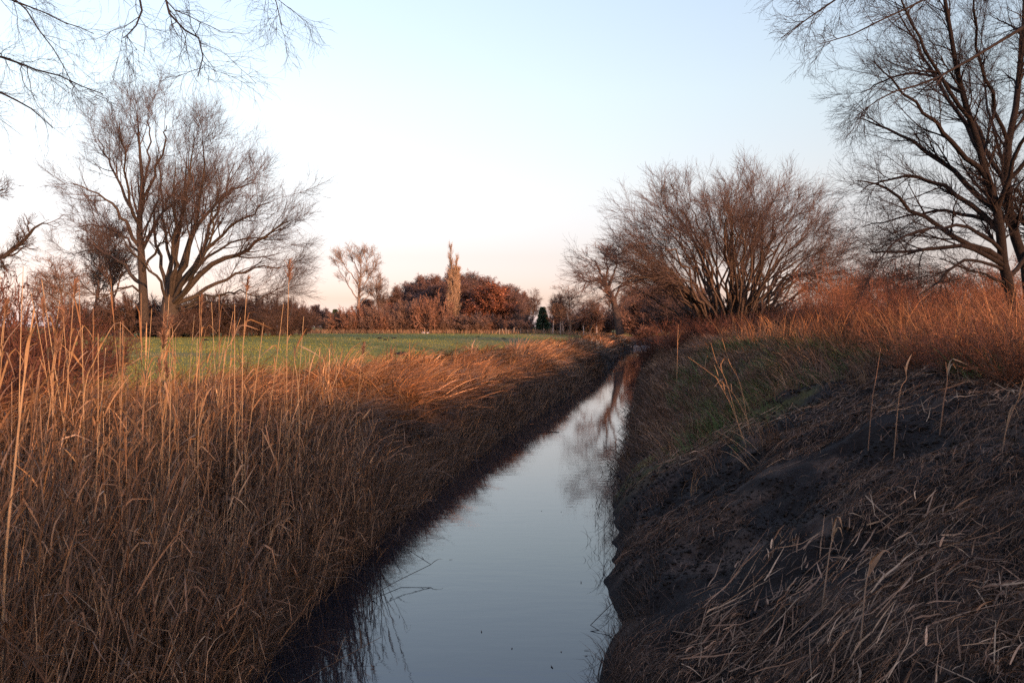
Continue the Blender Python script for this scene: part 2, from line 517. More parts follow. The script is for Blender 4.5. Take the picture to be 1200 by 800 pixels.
# tangled lower litter, mostly hanging to the water
N = 1150
x, y, d, w = scatter(N, 3.2, 16, -1, -.05, 5.4, .55)
c = mixcol(DULL + STRAW[:3], [3, 2, 4, .6, 1, 1.5, 2], N, .35)
tuft_blades(mb, x, y, R(98) + rng.normal(size=N) * 1.1, rng.random(N) * 1.0, 1.4 + rng.random(N) * 1.1, .35 + .7 * rng.random(N), np.maximum(.008, y * .0010), c, 11, .10, azj=.5, thj=.3, kink=.25)
tag(mb.obj('reed_bed', M_straw), 'dense brown dead reeds filling the left foreground bank', 'reeds', kind='stuff')

# lying straw behind the reeds on the left bank top
N = 34000
x, y, d, w = scatter(N, 3.6, 15, -1, .9, 6.8, .5)
kp = d > .36 * y - 1.6
x, y, d, w = x[kp], y[kp], d[kp], w[kp]; N = len(x)
c = mixcol(RUST + STRAW, [2, 2, 2, 1, 2, 2, 1, 1], N)
mb = MB()
sw = (fbm(x * .5, y * .5, 95, 2) - .5) * 3
mb.add(*blades(base_of(x, y), R(110) + sw + rng.normal(size=N) * .5, .5 + rng.random(N) * .8, 1.4 + rng.random(N) * .7, .3 + .65 * rng.random(N),
               np.maximum(.006, y * .0006), c, 5, .6))
tag(mb.obj('fallen_reed_straw', M_straw), 'orange fallen reed straw lying behind the standing reeds', 'straw', kind='stuff')


# ------------------------------------------------------------------ right bank
# soil clods
N = 60000
x, y, d, w = scatter(N, 3.4, 19, 1, .12, 6.4, .6)
keep = fbm(x * 1.2, y * 1.2, 101, 3) > .38
x, y = x[keep], y[keep]; N = len(x)
ico = np.array([[0, 0, 1], [.9, 0, .3], [.28, .85, .3], [-.72, .53, .3], [-.72, -.53, .3], [.28, -.85, .3], [0, 0, -.6]], float)
fi = np.array([[0, 1, 2], [0, 2, 3], [0, 3, 4], [0, 4, 5], [0, 5, 1], [6, 2, 1], [6, 3, 2], [6, 4, 3], [6, 5, 4], [6, 1, 5]])
sz = np.exp(rng.normal(size=N) * .45) * .0095 * np.clip(y / 8, .7, 1.5)
Vc = ico[None] * (1 + .35 * rng.normal(size=(N, 7, 3))) * sz[:, None, None] * np.array([1.3, 1.3, .8])
a = rng.random(N) * 6.28
ca, sa = np.cos(a)[:, None], np.sin(a)[:, None]
Vc = np.stack([Vc[..., 0] * ca - Vc[..., 1] * sa, Vc[..., 0] * sa + Vc[..., 1] * ca, Vc[..., 2]], -1) + base_of(x, y, 0.0)[:, None, :]
mb = MB()
mb.add(Vc, (np.arange(N)[:, None, None] * 7 + fi[None]).reshape(-1, 3),
       np.repeat(mixcol([(.011, .0075, .0055), (.02, .0135, .0095), (.034, .022, .015)], [4, 2, 1], N), 7, 0))
tag(mb.obj('soil_clods', M_soil), 'black crumbly earth clods strewn over the right slope', 'soil', kind='stuff')

# straw litter on the slope
N = 120000
x, y, d, w = scatter(N, 3.2, 20, 1, .1, 6.6, .6)
band = fbm(x * .75 - y * .25, y * .42 + x * .35, 111, 3)
keep = rng.random(N) < sstep(.49, .62, band) * .95 + .07
x, y, d = x[keep], y[keep], d[keep]; N = len(x)
az = R(84) + (fbm(x * .5, y * .5, 113, 2) - .5) * 2.6 + rng.normal(size=N) * .7
az = np.where(rng.random(N) < .4, rng.random(N) * 6.28, az)
c = mixcol([(.16, .085, .047), (.10, .054, .031), (.045, .027, .017), (.27, .165, .095)], [3, 4, 4, .7], N, .35)
mb = MB()
ground_straw(mb, x, y, az, .03 + .26 * rng.random(N) ** 2 * np.clip(y / 8, .6, 1.3), np.maximum(.0045, y * .0005) * (.5 + 1.1 * rng.random(N)), c, .004 + .06 * rng.random(N) ** 2)
# broad fallen reed stalks in bundles
N = 7000
x, y, d, w = scatter(N, 3.4, 16, 1, .3, 6.4, .6)
keep = rng.random(N) < sstep(.52, .62, fbm(x * .55 - y * .2, y * .36 + x * .3, 117, 2))
x, y = x[keep], y[keep]; N = len(x)
az = R(84) + (fbm(x * .4, y * .4, 113, 2) - .5) * 3.2 + rng.normal(size=N) * .7
ground_straw(mb, x, y, az,   .10 + .42 * rng.random(N) ** 1.7, .006 + .014 * rng.random(N) ** 2, mixcol([(.25, .14, .078), (.15, .082, .046), (.36, .23, .135)], [3, 3, 1.4], N, .3), .015 + .07 * rng.random(N) ** 1.5, K=5, arch=.03)
# ragged fringe along the right water edge
N = 5200
x, y, d, w = scatter(N, 3.2, 60, 1, -.1, .45, .7)
keep = vnoise(y * 1.7, x * 1.7, 151) > .35
x, y = x[keep], y[keep]; N = len(x)
mb.add(*blades(base_of(x, y), R(265) + rng.normal(size=N) * 1.1, rng.random(N) * .8, 1.0 + rng.random(N) * 1.5, .10 + .28 * rng.random(N) ** 1.5,
               np.maximum(.0045, y * .0005), mixcol([(.07, .045, .03), (.035, .025, .018), (.12, .075, .05)], [3, 3, 1], N), 4, .7, kink=.3))
# short upright debris and dead leaves
N = 4500
x, y, d, w = scatter(N, 3.4, 20, 1, .05, 6.4, .6)
c = mixcol([(.06, .04, .03), (.03, .022, .018), (.13, .085, .06)], [3, 4, 1], N)
mb.add(*blades(base_of(x, y), R(250) + rng.normal(size=N) * 1.2, rng.random(N) * 1.2, .9 + rng.random(N) * .9, .05 + .22 * rng.random(N) ** 2,
               np.maximum(.005, y * .0006), c, 4, .8, kink=.6))
tag(mb.obj('straw_litter', M_straw), 'scattered brown straw and dead reed leaves on the dark right slope', 'straw', kind='stuff')

# grass on the right bank further along
N = 6200
x, y, d, w = scatter(N, 11, 112, 1, -.05, 1, .8)
d = -.05 + rng.random(N) * (w + 2.2); x = edR(y) + d
cl2 = fbm(x * .6, y * .6, 121, 3)
keep = rng.random(N) < sstep(12, 18, y + (cl2 - .5) * 9 + np.clip(d - 3.5, 0, 3) * 1.2)
x, y, d, w, cl2 = [q[keep] for q in (x, y, d, w, cl2)]; N = len(x)
gsel = (fbm(x * .5, y * .5, 61, 4) * .6 + .4 * vnoise(x * 2.2, y * 2.2, 63) > .55) & (y < 34) & (d > 1.2)
c = mixcol([(.14, .08, .05), (.19, .11, .065), (.09, .056, .038), (.27, .16, .085)], [3, 2, 2, 1], N, .3)
c = np.where((gsel & (rng.random(N) < .72))[:, None], mixcol([(.055, .085, .024), (.09, .10, .036)], [2, 1], N), c)
c = np.where((d < .5)[:, None], c * .6, c)
mb = MB()
tuft_blades(mb, x, y, R(262) + rng.normal(size=N) * .8, rng.random(N) * .9, 1.1 + rng.random(N) * .8, (.25 + .38 * rng.random(N)) * (.6 + .8 * cl2),
            np.maximum(.006, y * .0006), c, 12, .04 + .003 * y, azj=.45, thj=.25)
tag(mb.obj('tufted_grass', M_straw), 'brown and green tufted grass along the far right bank', 'grass', kind='stuff')

# tall dry grass on the right bank top
N = 14000
y = (7. ** -.6 + (100. ** -.6 - 7. ** -.6) * rng.random(N)) ** (-1 / .6)

d = wR(y) + .2 + rng.random(N) ** 1.3 * 7.5; x = edR(y) + d
cl3 = fbm(x * .45, y * .45, 131, 3)
keep = rng.random(N) < sstep(.32, .6, cl3)
x, y, d, cl3 = [q[keep] for q in (x, y, d, cl3)]; N = len(x)
c = mixcol(RUST, [3, 3, 1.5, 2], N)
mb = MB()
mb.add(*blades(base_of(x, y), R(285) + rng.normal(size=N) * 1.7, rng.random(N) * .4, .3 + rng.random(N) * 1.3, (.6 + 1.0 * rng.random(N)) * (.55 + .6 * cl3),
               np.maximum(.007, y * .0006), c, 5, .6, kink=.2))
tag(mb.obj('tall_dry_grass', M_straw), 'tall red brown dry grass along the top of the right bank', 'dry grass', kind='stuff')

# unseen stalks added behind and beside the viewpoint to shade the left reeds
N = 9000
y = -16 + 22 * rng.random(N); d = wR(y) + .1 + rng.random(N) * 4.5; x = edR(y) + d
hgt = np.interp(y, [-16, -1, 3, 6], [2.5, 2.4, 1.4, .9])
mb = MB()
mb.add(*blades(base_of(x, y), rng.random(N) * 6.28, rng.random(N) * .25, .3 + rng.random(N) * .9, hgt * (.75 + .45 * rng.random(N)), .014 + .012 * rng.random(N), mixcol(RUST, [3, 3, 1, 2], N), 5, .6, kink=.3))
tag(mb.obj('unseen_shade_stalks', M_straw), 'unseen dead stalks added on the right bank to shade the left reeds', 'dry grass', kind='stuff')

# pale strip of dead grass at the foot of the far wood
N = 22000
x = -60 + 82 * rng.random(N); y = 112 + 20 * rng.random(N)
keep = (x < edL(y) - 3)
x, y = x[keep], y[keep]; N = len(x)
c = mixcol([(.26, .17, .10), (.20, .12, .075), (.15, .10, .06)], [2, 3, 2], N)
mb = MB()
mb.add(*blades(base_of(x, y), rng.random(N) * 6.28, rng.random(N) * .4, .3 + rng.random(N), .3 + .45 * rng.random(N), .05 + .03 * rng.random(N), c, 3, .6))
tag(mb.obj('pale_dead_grass', M_straw), 'pale strip of dead grass at the foot of the far wood', 'dry grass', kind='stuff')


# ------------------------------------------------------------------ trees
def grow(P, Rd, N, t0, t1, a0, a1, L, K, wander, trop, rr, rmin, g, wts=None, taper=.25, tpow=1.0, lt=.55):
    """children of the branches P (n,K,3)"""
    n, Kp, _ = P.shape
    seg = np.linalg.norm(np.diff(P, axis=1), axis=2).sum(1)
    w_ = seg if wts is None else wts
    idx = g.choice(n, N, p=w_ / w_.sum())
    t = t0 + (t1 - t0) * g.random(N) ** tpow
    f = t * (Kp - 1); i0 = np.minimum(f.astype(int), Kp - 2); fr = (f - i0)[:, None]
    p0 = P[idx, i0] * (1 - fr) + P[idx, i0 + 1] * fr
    T = norm(P[idx, i0 + 1] - P[idx, i0])
    pr = Rd[idx, i0] * (1 - fr[:, 0]) + Rd[idx, i0 + 1] * fr[:, 0]
    q = g.normal(size=(N, 3)); perp = norm(q - (q * T).sum(1, keepdims=True) * T)
    an = a0 + (a1 - a0) * g.random(N)
    D = T * np.cos(an)[:, None] + perp * np.sin(an)[:, None]
    ln = L * (.55 + .75 * g.random(N)) * (1 - lt * t)
    out = np.zeros((N, K, 3)); out[:, 0] = p0
    trop = np.asarray(trop, float)
    for k in range(1, K):
        out[:, k] = out[:, k - 1] + D * (ln / (K - 1))[:, None]
        D = norm(D + g.normal(size=(N, 3)) * wander + trop)
    r0 = np.clip(pr * rr * (.7 + .5 * g.random(N)), rmin, None)
    r = r0[:, None] * np.linspace(1, taper, K)[None, :]
    return out, np.maximum(r, rmin * .6)


def crom(pts, K):
    """Catmull-Rom through pts, K samples"""
    p = np.asarray(pts, float)
    p = np.concatenate([2 * p[:1] - p[1:2], p, 2 * p[-1:] - p[-2:-1]])
    n = len(p) - 3
    u = np.linspace(0, n - 1e-6, K); i = u.astype(int); t = (u - i)[:, None]
    a, b_, c, d = p[i], p[i + 1], p[i + 2], p[i + 3]
    return .5 * (2 * b_ + (c - a) * t + (2 * a - 5 * b_ + 4 * c - d) * t ** 2 + (3 * b_ - a - 3 * c + d) * t ** 3)


def limb(pixels, Y, r0, r1, K=12, dz=0., wob=0., g=rng, dz0=0.):
    """limb laid along photo pixels; depth drifts from Y+dz0 to Y+dz"""
    n = len(pixels)
    P = np.array([pix(p[0], p[1], Y + dz0 + (dz - dz0) * (i / (n - 1)) ** 1.0) for i, p in enumerate(pixels)])
    Q = crom(P, K)
    if wob:
        Q[1:-1] += g.normal(size=(K - 2, 3)) * wob
    return Q, np.linspace(r0, r1, K) ** 1.0


def shrink(p, bx, by, fx, fy):
    return [(bx + (a - bx) * fx, by + (b_ - by) * fy) for a, b_ in p]


def stack(limbs):
    return np.stack([l[0] for l in limbs]), np.stack([l[1] for l in limbs])


def tcol(N, col, jit, g):
    return np.clip(np.asarray(col) * np.exp(jit * g.normal(size=(N, 1))), .003, .9)


def add_tubes(mb, P, Rd, S, col, jit=.18, g=rng):
    V, Fc = tubes(P, Rd, S)
    mb.add(V, Fc, np.repeat(tcol(len(P), col, jit, g), P.shape[1] * S, 0))


def big_tree(name, label, cat, base, trunks, limbs, levels, bark, twig, seed, group=None, extra_leaves=None, snap=True):
    """trunks/limbs: lists of (P,R) in world space. levels: grow() settings, each growing from the one before."""
    g = np.random.default_rng(seed)
    base = np.asarray(base, float)
    root = empty(name, base, label, cat, group)
    mt = MB(); TP, TR = stack(trunks)
    add_tubes(mt, TP - base, TR, 9, bark, .08, g)
    mt.obj('trunk', M_bark, root)
    mc = MB()
    if limbs:
        LP, LR = stack(limbs)
        if snap:     # every limb leaves a stem
            dense = np.concatenate([crom(T_, 80) for T_ in TP])
            for q_ in range(len(LP)):
                dl = dense[np.argmin(np.linalg.norm(dense - LP[q_, 0], axis=1))] - LP[q_, 0]
                LP[q_] += dl * ((1 - np.linspace(0, 1, LP.shape[1])) ** 1.5)[:, None]
        ml = MB(); add_tubes(ml, LP - base, LR, 7, bark, .1, g); ml.obj('limbs', M_bark, root)
        P, Rd = LP, LR
        if LP.shape == TP.shape or LP.shape[1] == TP.shape[1]:
            P = np.concatenate([LP, TP]); Rd = np.concatenate([LR, TR])
    else:
        P, Rd = TP, TR
    allP = [(P, Rd)]
    for lv in levels:
        lv = dict(lv); src = lv.pop('src', -1); S = lv.pop('S', 3)
        P, Rd = allP[src]
        Q, q = grow(P, Rd, g=g, **lv)
        add_tubes(mc, Q - base, q, S, twig, .2, g)
        allP.append((Q, q))
    mc.obj('crown', M_twig, root)
    if extra_leaves:
        n_, size, cols = extra_leaves
        P, _ = allP[-1]
        i = g.integers(0, len(P), n_); k = g.integers(0, P.shape[1], n_)
        b0 = P[i, k] - base
        ml = MB()
        ml.add(*blades(b0, g.random(n_) * 6.28, 1.0 + g.random(n_) * 1.2, 1.8 + g.random(n_) * .9, size * (.6 + .8 * g.random(n_)), size * .5 * (.6 + .8 * g.random(n_)), mixcol(cols, [1] * len(cols), n_, .25, g), 3, .8, g=g))
        ml.obj('leaves', M_leaf, root)
    return root


BARK = (.046, .037, .032)
TWIG = (.072, .051, .045)

# --- large upright tree left (80 m away)
Y = 80
tr = [limb([(171, 398), (168, 350), (166, 305), (163, 262), (167, 225), (164, 180), (161, 135)], Y, .5, .05)]
lb = [limb(shrink(p, 168, 392, .86, .90), Y, a * .78, .035, dz=dz, wob=.12) for p, a, dz in [
    ([(165, 278), (140, 240), (112, 212), (72, 196)], .26, -3),
    ([(167, 325), (140, 300), (105, 282), (72, 288)], .26, 3),
    ([(169, 285), (190, 245), (206, 215), (222, 190)], .25, 4),
    ([(164, 250), (140, 205), (118, 160), (106, 132)], .22, 4),
    ([(166, 228), (184, 180), (196, 140), (200, 120)], .2, -3),
    ([(165, 262), (152, 210), (142, 160), (136, 118)], .2, -5),
    ([(168, 340), (145, 330), (120, 340), (95, 345)], .16, -4),
    ([(168, 220), (176, 170), (178, 130), (174, 104)], .16, 1),
    ([(166, 300), (150, 270), (110, 250), (80, 252)], .2, 6),
    ([(167, 310), (185, 280), (200, 262), (212, 232)], .18, -6)]]
lv = [dict(N=130, t0=.36, t1=1, a0=.3, a1=.75, L=4.4, K=8, wander=.09, trop=(0, 0, .07), rr=.42, rmin=.022, S=4, lt=.35),
      dict(N=1000, t0=.25, t1=1, a0=.3, a1=.8, L=2.6, K=7, wander=.12, trop=(0, 0, .05), rr=.45, rmin=.011, lt=.3, tpow=.8),
      dict(N=11000, t0=.1, t1=1, a0=.3, a1=.85, L=1.5, K=5, wander=.15, trop=(0, 0, .03), rr=.55, rmin=.0075, lt=.3)]
big_tree('bare_poplar', 'tall bare tree with one upright dark trunk beside the spreading willow on the left meadow', 'tree',
         tr[0][0][0], tr, lb, lv, BARK, TWIG, 1)

# --- spreading multi-stemmed willow left
Y = 78
tr = [limb([(200, 397), (199, 380), (199, 362), (200, 348)], Y, 1.0, .7)]
lb = [limb(shrink(p, 200, 392, .87, .91), Y, a * .72, .035, dz=dz, wob=.12) for p, a, dz in [
    ([(196, 352), (200, 295), (214, 225), (222, 158)], .42, 2),
    ([(202, 352), (226, 285), (243, 205), (243, 140)], .42, -3),
    ([(206, 355), (242, 292), (264, 230), (286, 172)], .40, 4),
    ([(208, 358), (258, 302), (300, 286), (332, 262), (364, 244)], .42, -5),
    ([(210, 360), (262, 328), (308, 310), (350, 304)], .32, 5),
    ([(194, 352), (182, 295), (178, 240), (190, 190)], .30, 5),
    ([(200, 350), (236, 252), (276, 212), (312, 196)], .34, 7),
    ([(205, 356), (240, 300), (290, 248), (334, 222)], .32, -7),
    ([(192, 356), (176, 320), (150, 290), (132, 262)], .22, -6),
    ([(204, 355), (232, 320), (256, 270), (262, 190)], .28, -8),
    ([(198, 350), (206, 290), (204, 230), (206, 170)], .28, -6),
    ([(208, 362), (250, 345), (290, 338), (325, 342)], .2, -4),
    ([(206, 356), (236, 310), (286, 270), (352, 270)], .28, 2),
    ([(197, 350), (194, 285), (188, 215), (184, 150)], .28, 3), ([(199, 350), (208, 280), (222, 200), (232, 140)], .28, -5), ([(208, 362), (262, 350), (310, 352), (345, 332)], .2, 6)]]
lv = [dict(N=200, t0=.34, t1=1, a0=.3, a1=.75, L=4.6, K=8, wander=.09, trop=(0, 0, .07), rr=.42, rmin=.022, S=4, lt=.35),
      dict(N=1500, t0=.25, t1=1, a0=.3, a1=.8, L=2.7, K=7, wander=.12, trop=(0, 0, .05), rr=.45, rmin=.011, lt=.3, tpow=.8),
      dict(N=16000, t0=.1, t1=1, a0=.3, a1=.85, L=1.6, K=5, wander=.15, trop=(0, 0, .03), rr=.55, rmin=.0075, lt=.3)]
big_tree('spreading_willow', 'wide bare willow with many leaning stems fanning from one short trunk on the left meadow', 'tree',
         tr[0][0][0], tr, lb, lv, (.05, .04, .033), TWIG, 2)

# --- dome shaped willow right of the ditch
Y = 52
g = np.random.default_rng(5)
ends = [(688, 312, 1), (700, 345, -2), (705, 285, 3), (722, 258, -3), (742, 236, 4), (765, 215, -4), (786, 204, 3), (806, 197, -2), (826, 192, 4),
        (846, 189, -4), (864, 188, 2), (884, 190, -3), (905, 194, 4), (924, 202, -1), (946, 212, -4), (962, 230, 3), (978, 252, -2), (990, 276, 4), (1002, 300, -3),
        (1005, 330, 2), (985, 352, -4), (740, 350, -4), (770, 300, -6), (820, 240, -6), (870, 230, -7), (920, 250, -6), (950, 300, -6), (730, 300, 6), (800, 230, 6), (895, 235, 7), (960, 270, 6), (860, 200, 0)]
for _k in range(66):
    _a = math.pi * (.02 + .96 * g.random()); _r = .70 + .27 * g.random() ** .7
    ends.append((850 + 152 * _r * math.cos(_a), 352 - 166 * _r * math.sin(_a), g.normal() * 4.5))
trs, lbs = [], []
for ex, ey, dz in ends:
    ex = 855 + (ex - 855) * 1.0; ey = 392 - (392 - ey) * .79
    bx = 858 + (ex - 858) * .17 + g.normal() * 7
    by = 396
    mx1 = bx + (ex - bx) * .22; my1 = by - (by - ey) * .38
    mx2 = bx + (ex - bx) * .60; my2 = by - (by - ey) * (.78 if ey < 312 else .9)
    if ey > 330:
        my1 = by - 52; my2 = by - 75
    lbs.append(limb([(bx, by), (mx1, my1), (mx2, my2), (ex, ey)], Y, .07 + .05 * g.random(), .015, dz=dz, wob=.13, g=g, dz0=g.normal() * .5))
tr = [limb([(858, 402), (858, 397), (859, 392), (858, 386)], Y, 1.3, .9)]
lv = [dict(N=560, t0=.36, t1=1, a0=.2, a1=.55, L=2.8, K=7, wander=.09, trop=(0, 0, .04), rr=.5, rmin=.014, S=4, lt=.3),
      dict(N=4200, t0=.3, t1=1, a0=.25, a1=.7, L=1.7, K=6, wander=.12, trop=(0, 0, .03), rr=.55, rmin=.009, lt=.3, tpow=.8),
      dict(N=32000, t0=.1, t1=1, a0=.25, a1=.8, L=.95, K=5, wander=.15, trop=(0, 0, .02), rr=.6, rmin=.0055, lt=.3)]
big_tree('dome_willow', 'round bare willow like a dome of many stems on the right side of the ditch', 'tree',
         tr[0][0][0], tr, lbs, lv, (.075, .055, .045), (.078, .054, .047), 3, snap=False)

# --- dark tree at the right edge, close
Y = 20
tr = [limb(p, Y, a, b_, dz=dz, wob=.02) for p, a, b_, dz in [
    ([(1198, 392), (1178, 315), (1167, 250), (1152, 185), (1128, 110), (1110, 20), (1094, -80)], .13, .025, -1),
    ([(1213, 395), (1204, 320), (1184, 255), (1180, 190), (1192, 110), (1202, 20), (1204, -120)], .14, .035, 1),
    ([(1224, 395), (1230, 320), (1224, 250), (1232, 170), (1250, 60), (1258, -60), (1264, -160)], .19, .05, 2)]]
lb = [limb(shrink(p, 1215, 390, .85, .97), Y, a, .011, dz=dz, wob=.03) for p, a, dz in [
    ([(1160, 300), (1105, 275), (1050, 245), (1005, 215), (968, 206)], .075, -2),
    ([(1163, 308), (1110, 286), (1050, 291), (1000, 292), (985, 288)], .06, -3),
    ([(1166, 312), (1115, 300), (1075, 330), (1050, 348)], .04, -2.5),
    ([(1152, 268), (1100, 225), (1055, 205), (1010, 203), (972, 220)], .07, 1),
    ([(1138, 205), (1085, 150), (1040, 108), (990, 62)], .07, -1),
    ([(1146, 245), (1080, 190), (1020, 150), (965, 130)], .075, 2),
    ([(1128, 175), (1090, 110), (1050, 50), (1020, -10)], .06, 2),
    ([(1152, 262), (1090, 245), (1030, 250), (975, 262)], .055, 3),
    ([(1115, 130), (1070, 70), (1040, 10), (1010, -60)], .05, -2),
    ([(1162, 200), (1120, 130), (1100, 60), (1090, -30)], .06, 3),
    ([(1165, 240), (1190, 170), (1220, 120), (1260, 60)], .06, -2),
    ([(1165, 150), (1140, 80), (1130, 10), (1128, -70)], .05, -3),
    ([(1205, 250), (1180, 180), (1150, 110), (1140, 40)], .06, 4),
    ([(1210, 200), (1250, 150), (1290, 110), (1330, 60)], .06, 0),
    ([(1188, 320), (1230, 270), (1280, 240), (1330, 220)], .06, 1),
    ([(1105, 100), (1060, 80), (1010, 82), (972, 100)], .04, 1),
    ([(1158, 290), (1120, 262), (1075, 262), (1025, 275), (990, 310)], .05, -4),
    ([(1185, 330), (1160, 320), (1120, 312), (1082, 300)], .04, -1)]]
lv = [dict(N=330, t0=.2, t1=1, a0=.3, a1=.8, L=1.5, K=8, wander=.11, trop=(-.01, 0, .03), rr=.45, rmin=.006, S=4, lt=.35),
      dict(N=3200, t0=.2, t1=1, a0=.3, a1=.85, L=.85, K=7, wander=.14, trop=(0, 0, .02), rr=.55, rmin=.0036, lt=.3),
      dict(N=22000, t0=.1, t1=1, a0=.3, a1=.9, L=.45, K=5, wander=.18, trop=(0, 0, .01), rr=.6, rmin=.0024, lt=.3)]
b0 = pix(1205, 395, Y)
big_tree('dark_bankside_tree', 'dark bare tree with ivy clad forked stems at the right edge above the bank', 'tree', b0, tr, lb, lv,
         (.016, .012, .011), (.022, .016, .015), 4, extra_leaves=(260, .05, [(.03, .025, .02), (.05, .03, .02)]))  # near-black bark and twig colours stand in for shade on this tree

# --- overhanging trees, stems outside the frame
Y = 10
tr = [limb([(-560, 700), (-540, 400), (-500, 100), (-440, -200), (-380, -500)], Y, .24, .09)]
lb = [limb(p, Y, a, .004, dz=dz, wob=.012) for p, a, dz in [
    ([(-500, 120), (-200, 70), (-40, 98), (25, 120), (62, 150)], .024, -1),
    ([(-480, 50), (-200, 20), (-20, 62), (50, 84), (120, 110)], .022, -1.5),
    ([(-450, -120), (-150, -120), (20, -60), (130, -30), (166, 0), (158, 34), (144, 45)], .024, -2),
    ([(-440, -180), (-100, -180), (100, -90), (180, -30), (204, 24), (236, 50), (232, 90)], .022, -2.5),
    ([(-430, -220), (-50, -230), (200, -120), (300, -40), (330, 30)], .018, -1),
    ([(-490, 80), (-220, 0), (-30, -10), (60, 20), (110, 40)], .018, .5),
    ([(-450, -100), (-200, -90), (-10, -20), (50, 40), (85, 100)], .018, 1)]]
lv = [dict(N=100, t0=.42, t1=1, a0=.35, a1=.9, L=1.0, K=8, wander=.2, trop=(.03, 0, -.06), rr=.5, rmin=.003, S=4),
      dict(N=700, t0=.1, t1=1, a0=.35, a1=1.0, L=.55, K=7, wander=.22, trop=(0, 0, -.05), rr=.6, rmin=.0018),
      dict(N=2600, t0=.1, t1=1, a0=.3, a1=1.0, L=.28, K=6, wander=.25, trop=(0, 0, -.04), rr=.7, rmin=.0012)]
big_tree('overhanging_birch', 'thin drooping bare branches hanging into the upper left of the sky', 'tree', pix(-560, 700, Y), tr, lb, lv,
         (.022, .018, .017), (.026, .02, .019), 6)

Y = 12
tr = [limb([(1760, 650), (1740, 400), (1700, 150), (1640, -150), (1560, -450)], Y, .26, .09)]
lb = [limb(p, Y, a, .005, dz=dz, wob=.015) for p, a, dz in [
    ([(1700, 140), (1450, 60), (1260, 5), (1160, 58), (1090, 95), (1045, 108), (1005, 135)], .036, -1),
    ([(1680, 60), (1430, -60), (1250, -60), (1120, -20), (1040, 22), (960, 52)], .032, -2),
    ([(1650, -80), (1400, -150), (1200, -110), (1060, -50), (985, -5), (915, 45)], .045, -1),
    ([(1640, -150), (1300, -220), (1100, -120), (990, -50), (912, -4)], .018, .5)]]
lv = [dict(N=90, t0=.4, t1=1, a0=.3, a1=.8, L=.85, K=8, wander=.17, trop=(-.03, 0, -.04), rr=.55, rmin=.005, S=4),
      dict(N=800, t0=.1, t1=1, a0=.35, a1=.9, L=.45, K=7, wander=.2, trop=(0, 0, -.03), rr=.6, rmin=.0026),
      dict(N=2600, t0=.1, t1=1, a0=.3, a1=1.0, L=.3, K=6, wander=.25, trop=(0, 0, -.02), rr=.7, rmin=.0016)]
big_tree('overhanging_alder', 'bare dark branches reaching into the upper right corner of the sky', 'tree', pix(1760, 650, Y), tr, lb, lv,
         (.022, .018, .017), (.026, .02, .019), 7)

# --- gnarled tree at the left edge, bough entering the frame
Y = 45
tr = [limb([(-95, 400), (-90, 340), (-80, 270), (-85, 200), (-90, 130)], Y, .45, .1)]
lb = [limb(p, Y, a, .03, dz=dz, wob=.08) for p, a, dz in [
    ([(-88, 330), (-30, 312), (12, 295), (38, 272), (56, 262)], .2, 0),
    ([(-84, 290), (-50, 250), (-20, 232), (5, 222)], .14, 1),
    ([(-84, 300), (-60, 330), (-20, 318), (10, 310)], .1, -1),
    ([(-82, 220), (-60, 160), (-30, 130), (-10, 100)], .12, 2)]]
lv = [dict(N=60, t0=.3, t1=1, a0=.4, a1=1.0, L=1.8, K=7, wander=.22, trop=(0, 0, .06), rr=.5, rmin=.022, S=4),
      dict(N=420, t0=.15, t1=1, a0=.4, a1=1.0, L=1.1, K=6, wander=.2, trop=(0, 0, .05), rr=.6, rmin=.010),
      dict(N=2600, t0=.1, t1=1, a0=.3, a1=1.0, L=.6, K=5, wander=.2, trop=(0, 0, .03), rr=.7, rmin=.006)]
big_tree('gnarled_tree', 'crooked bough of a bare tree reaching in at the left edge above the bushes', 'tree', pix(-95, 400, Y), tr, lb, lv, BARK, TWIG, 8)


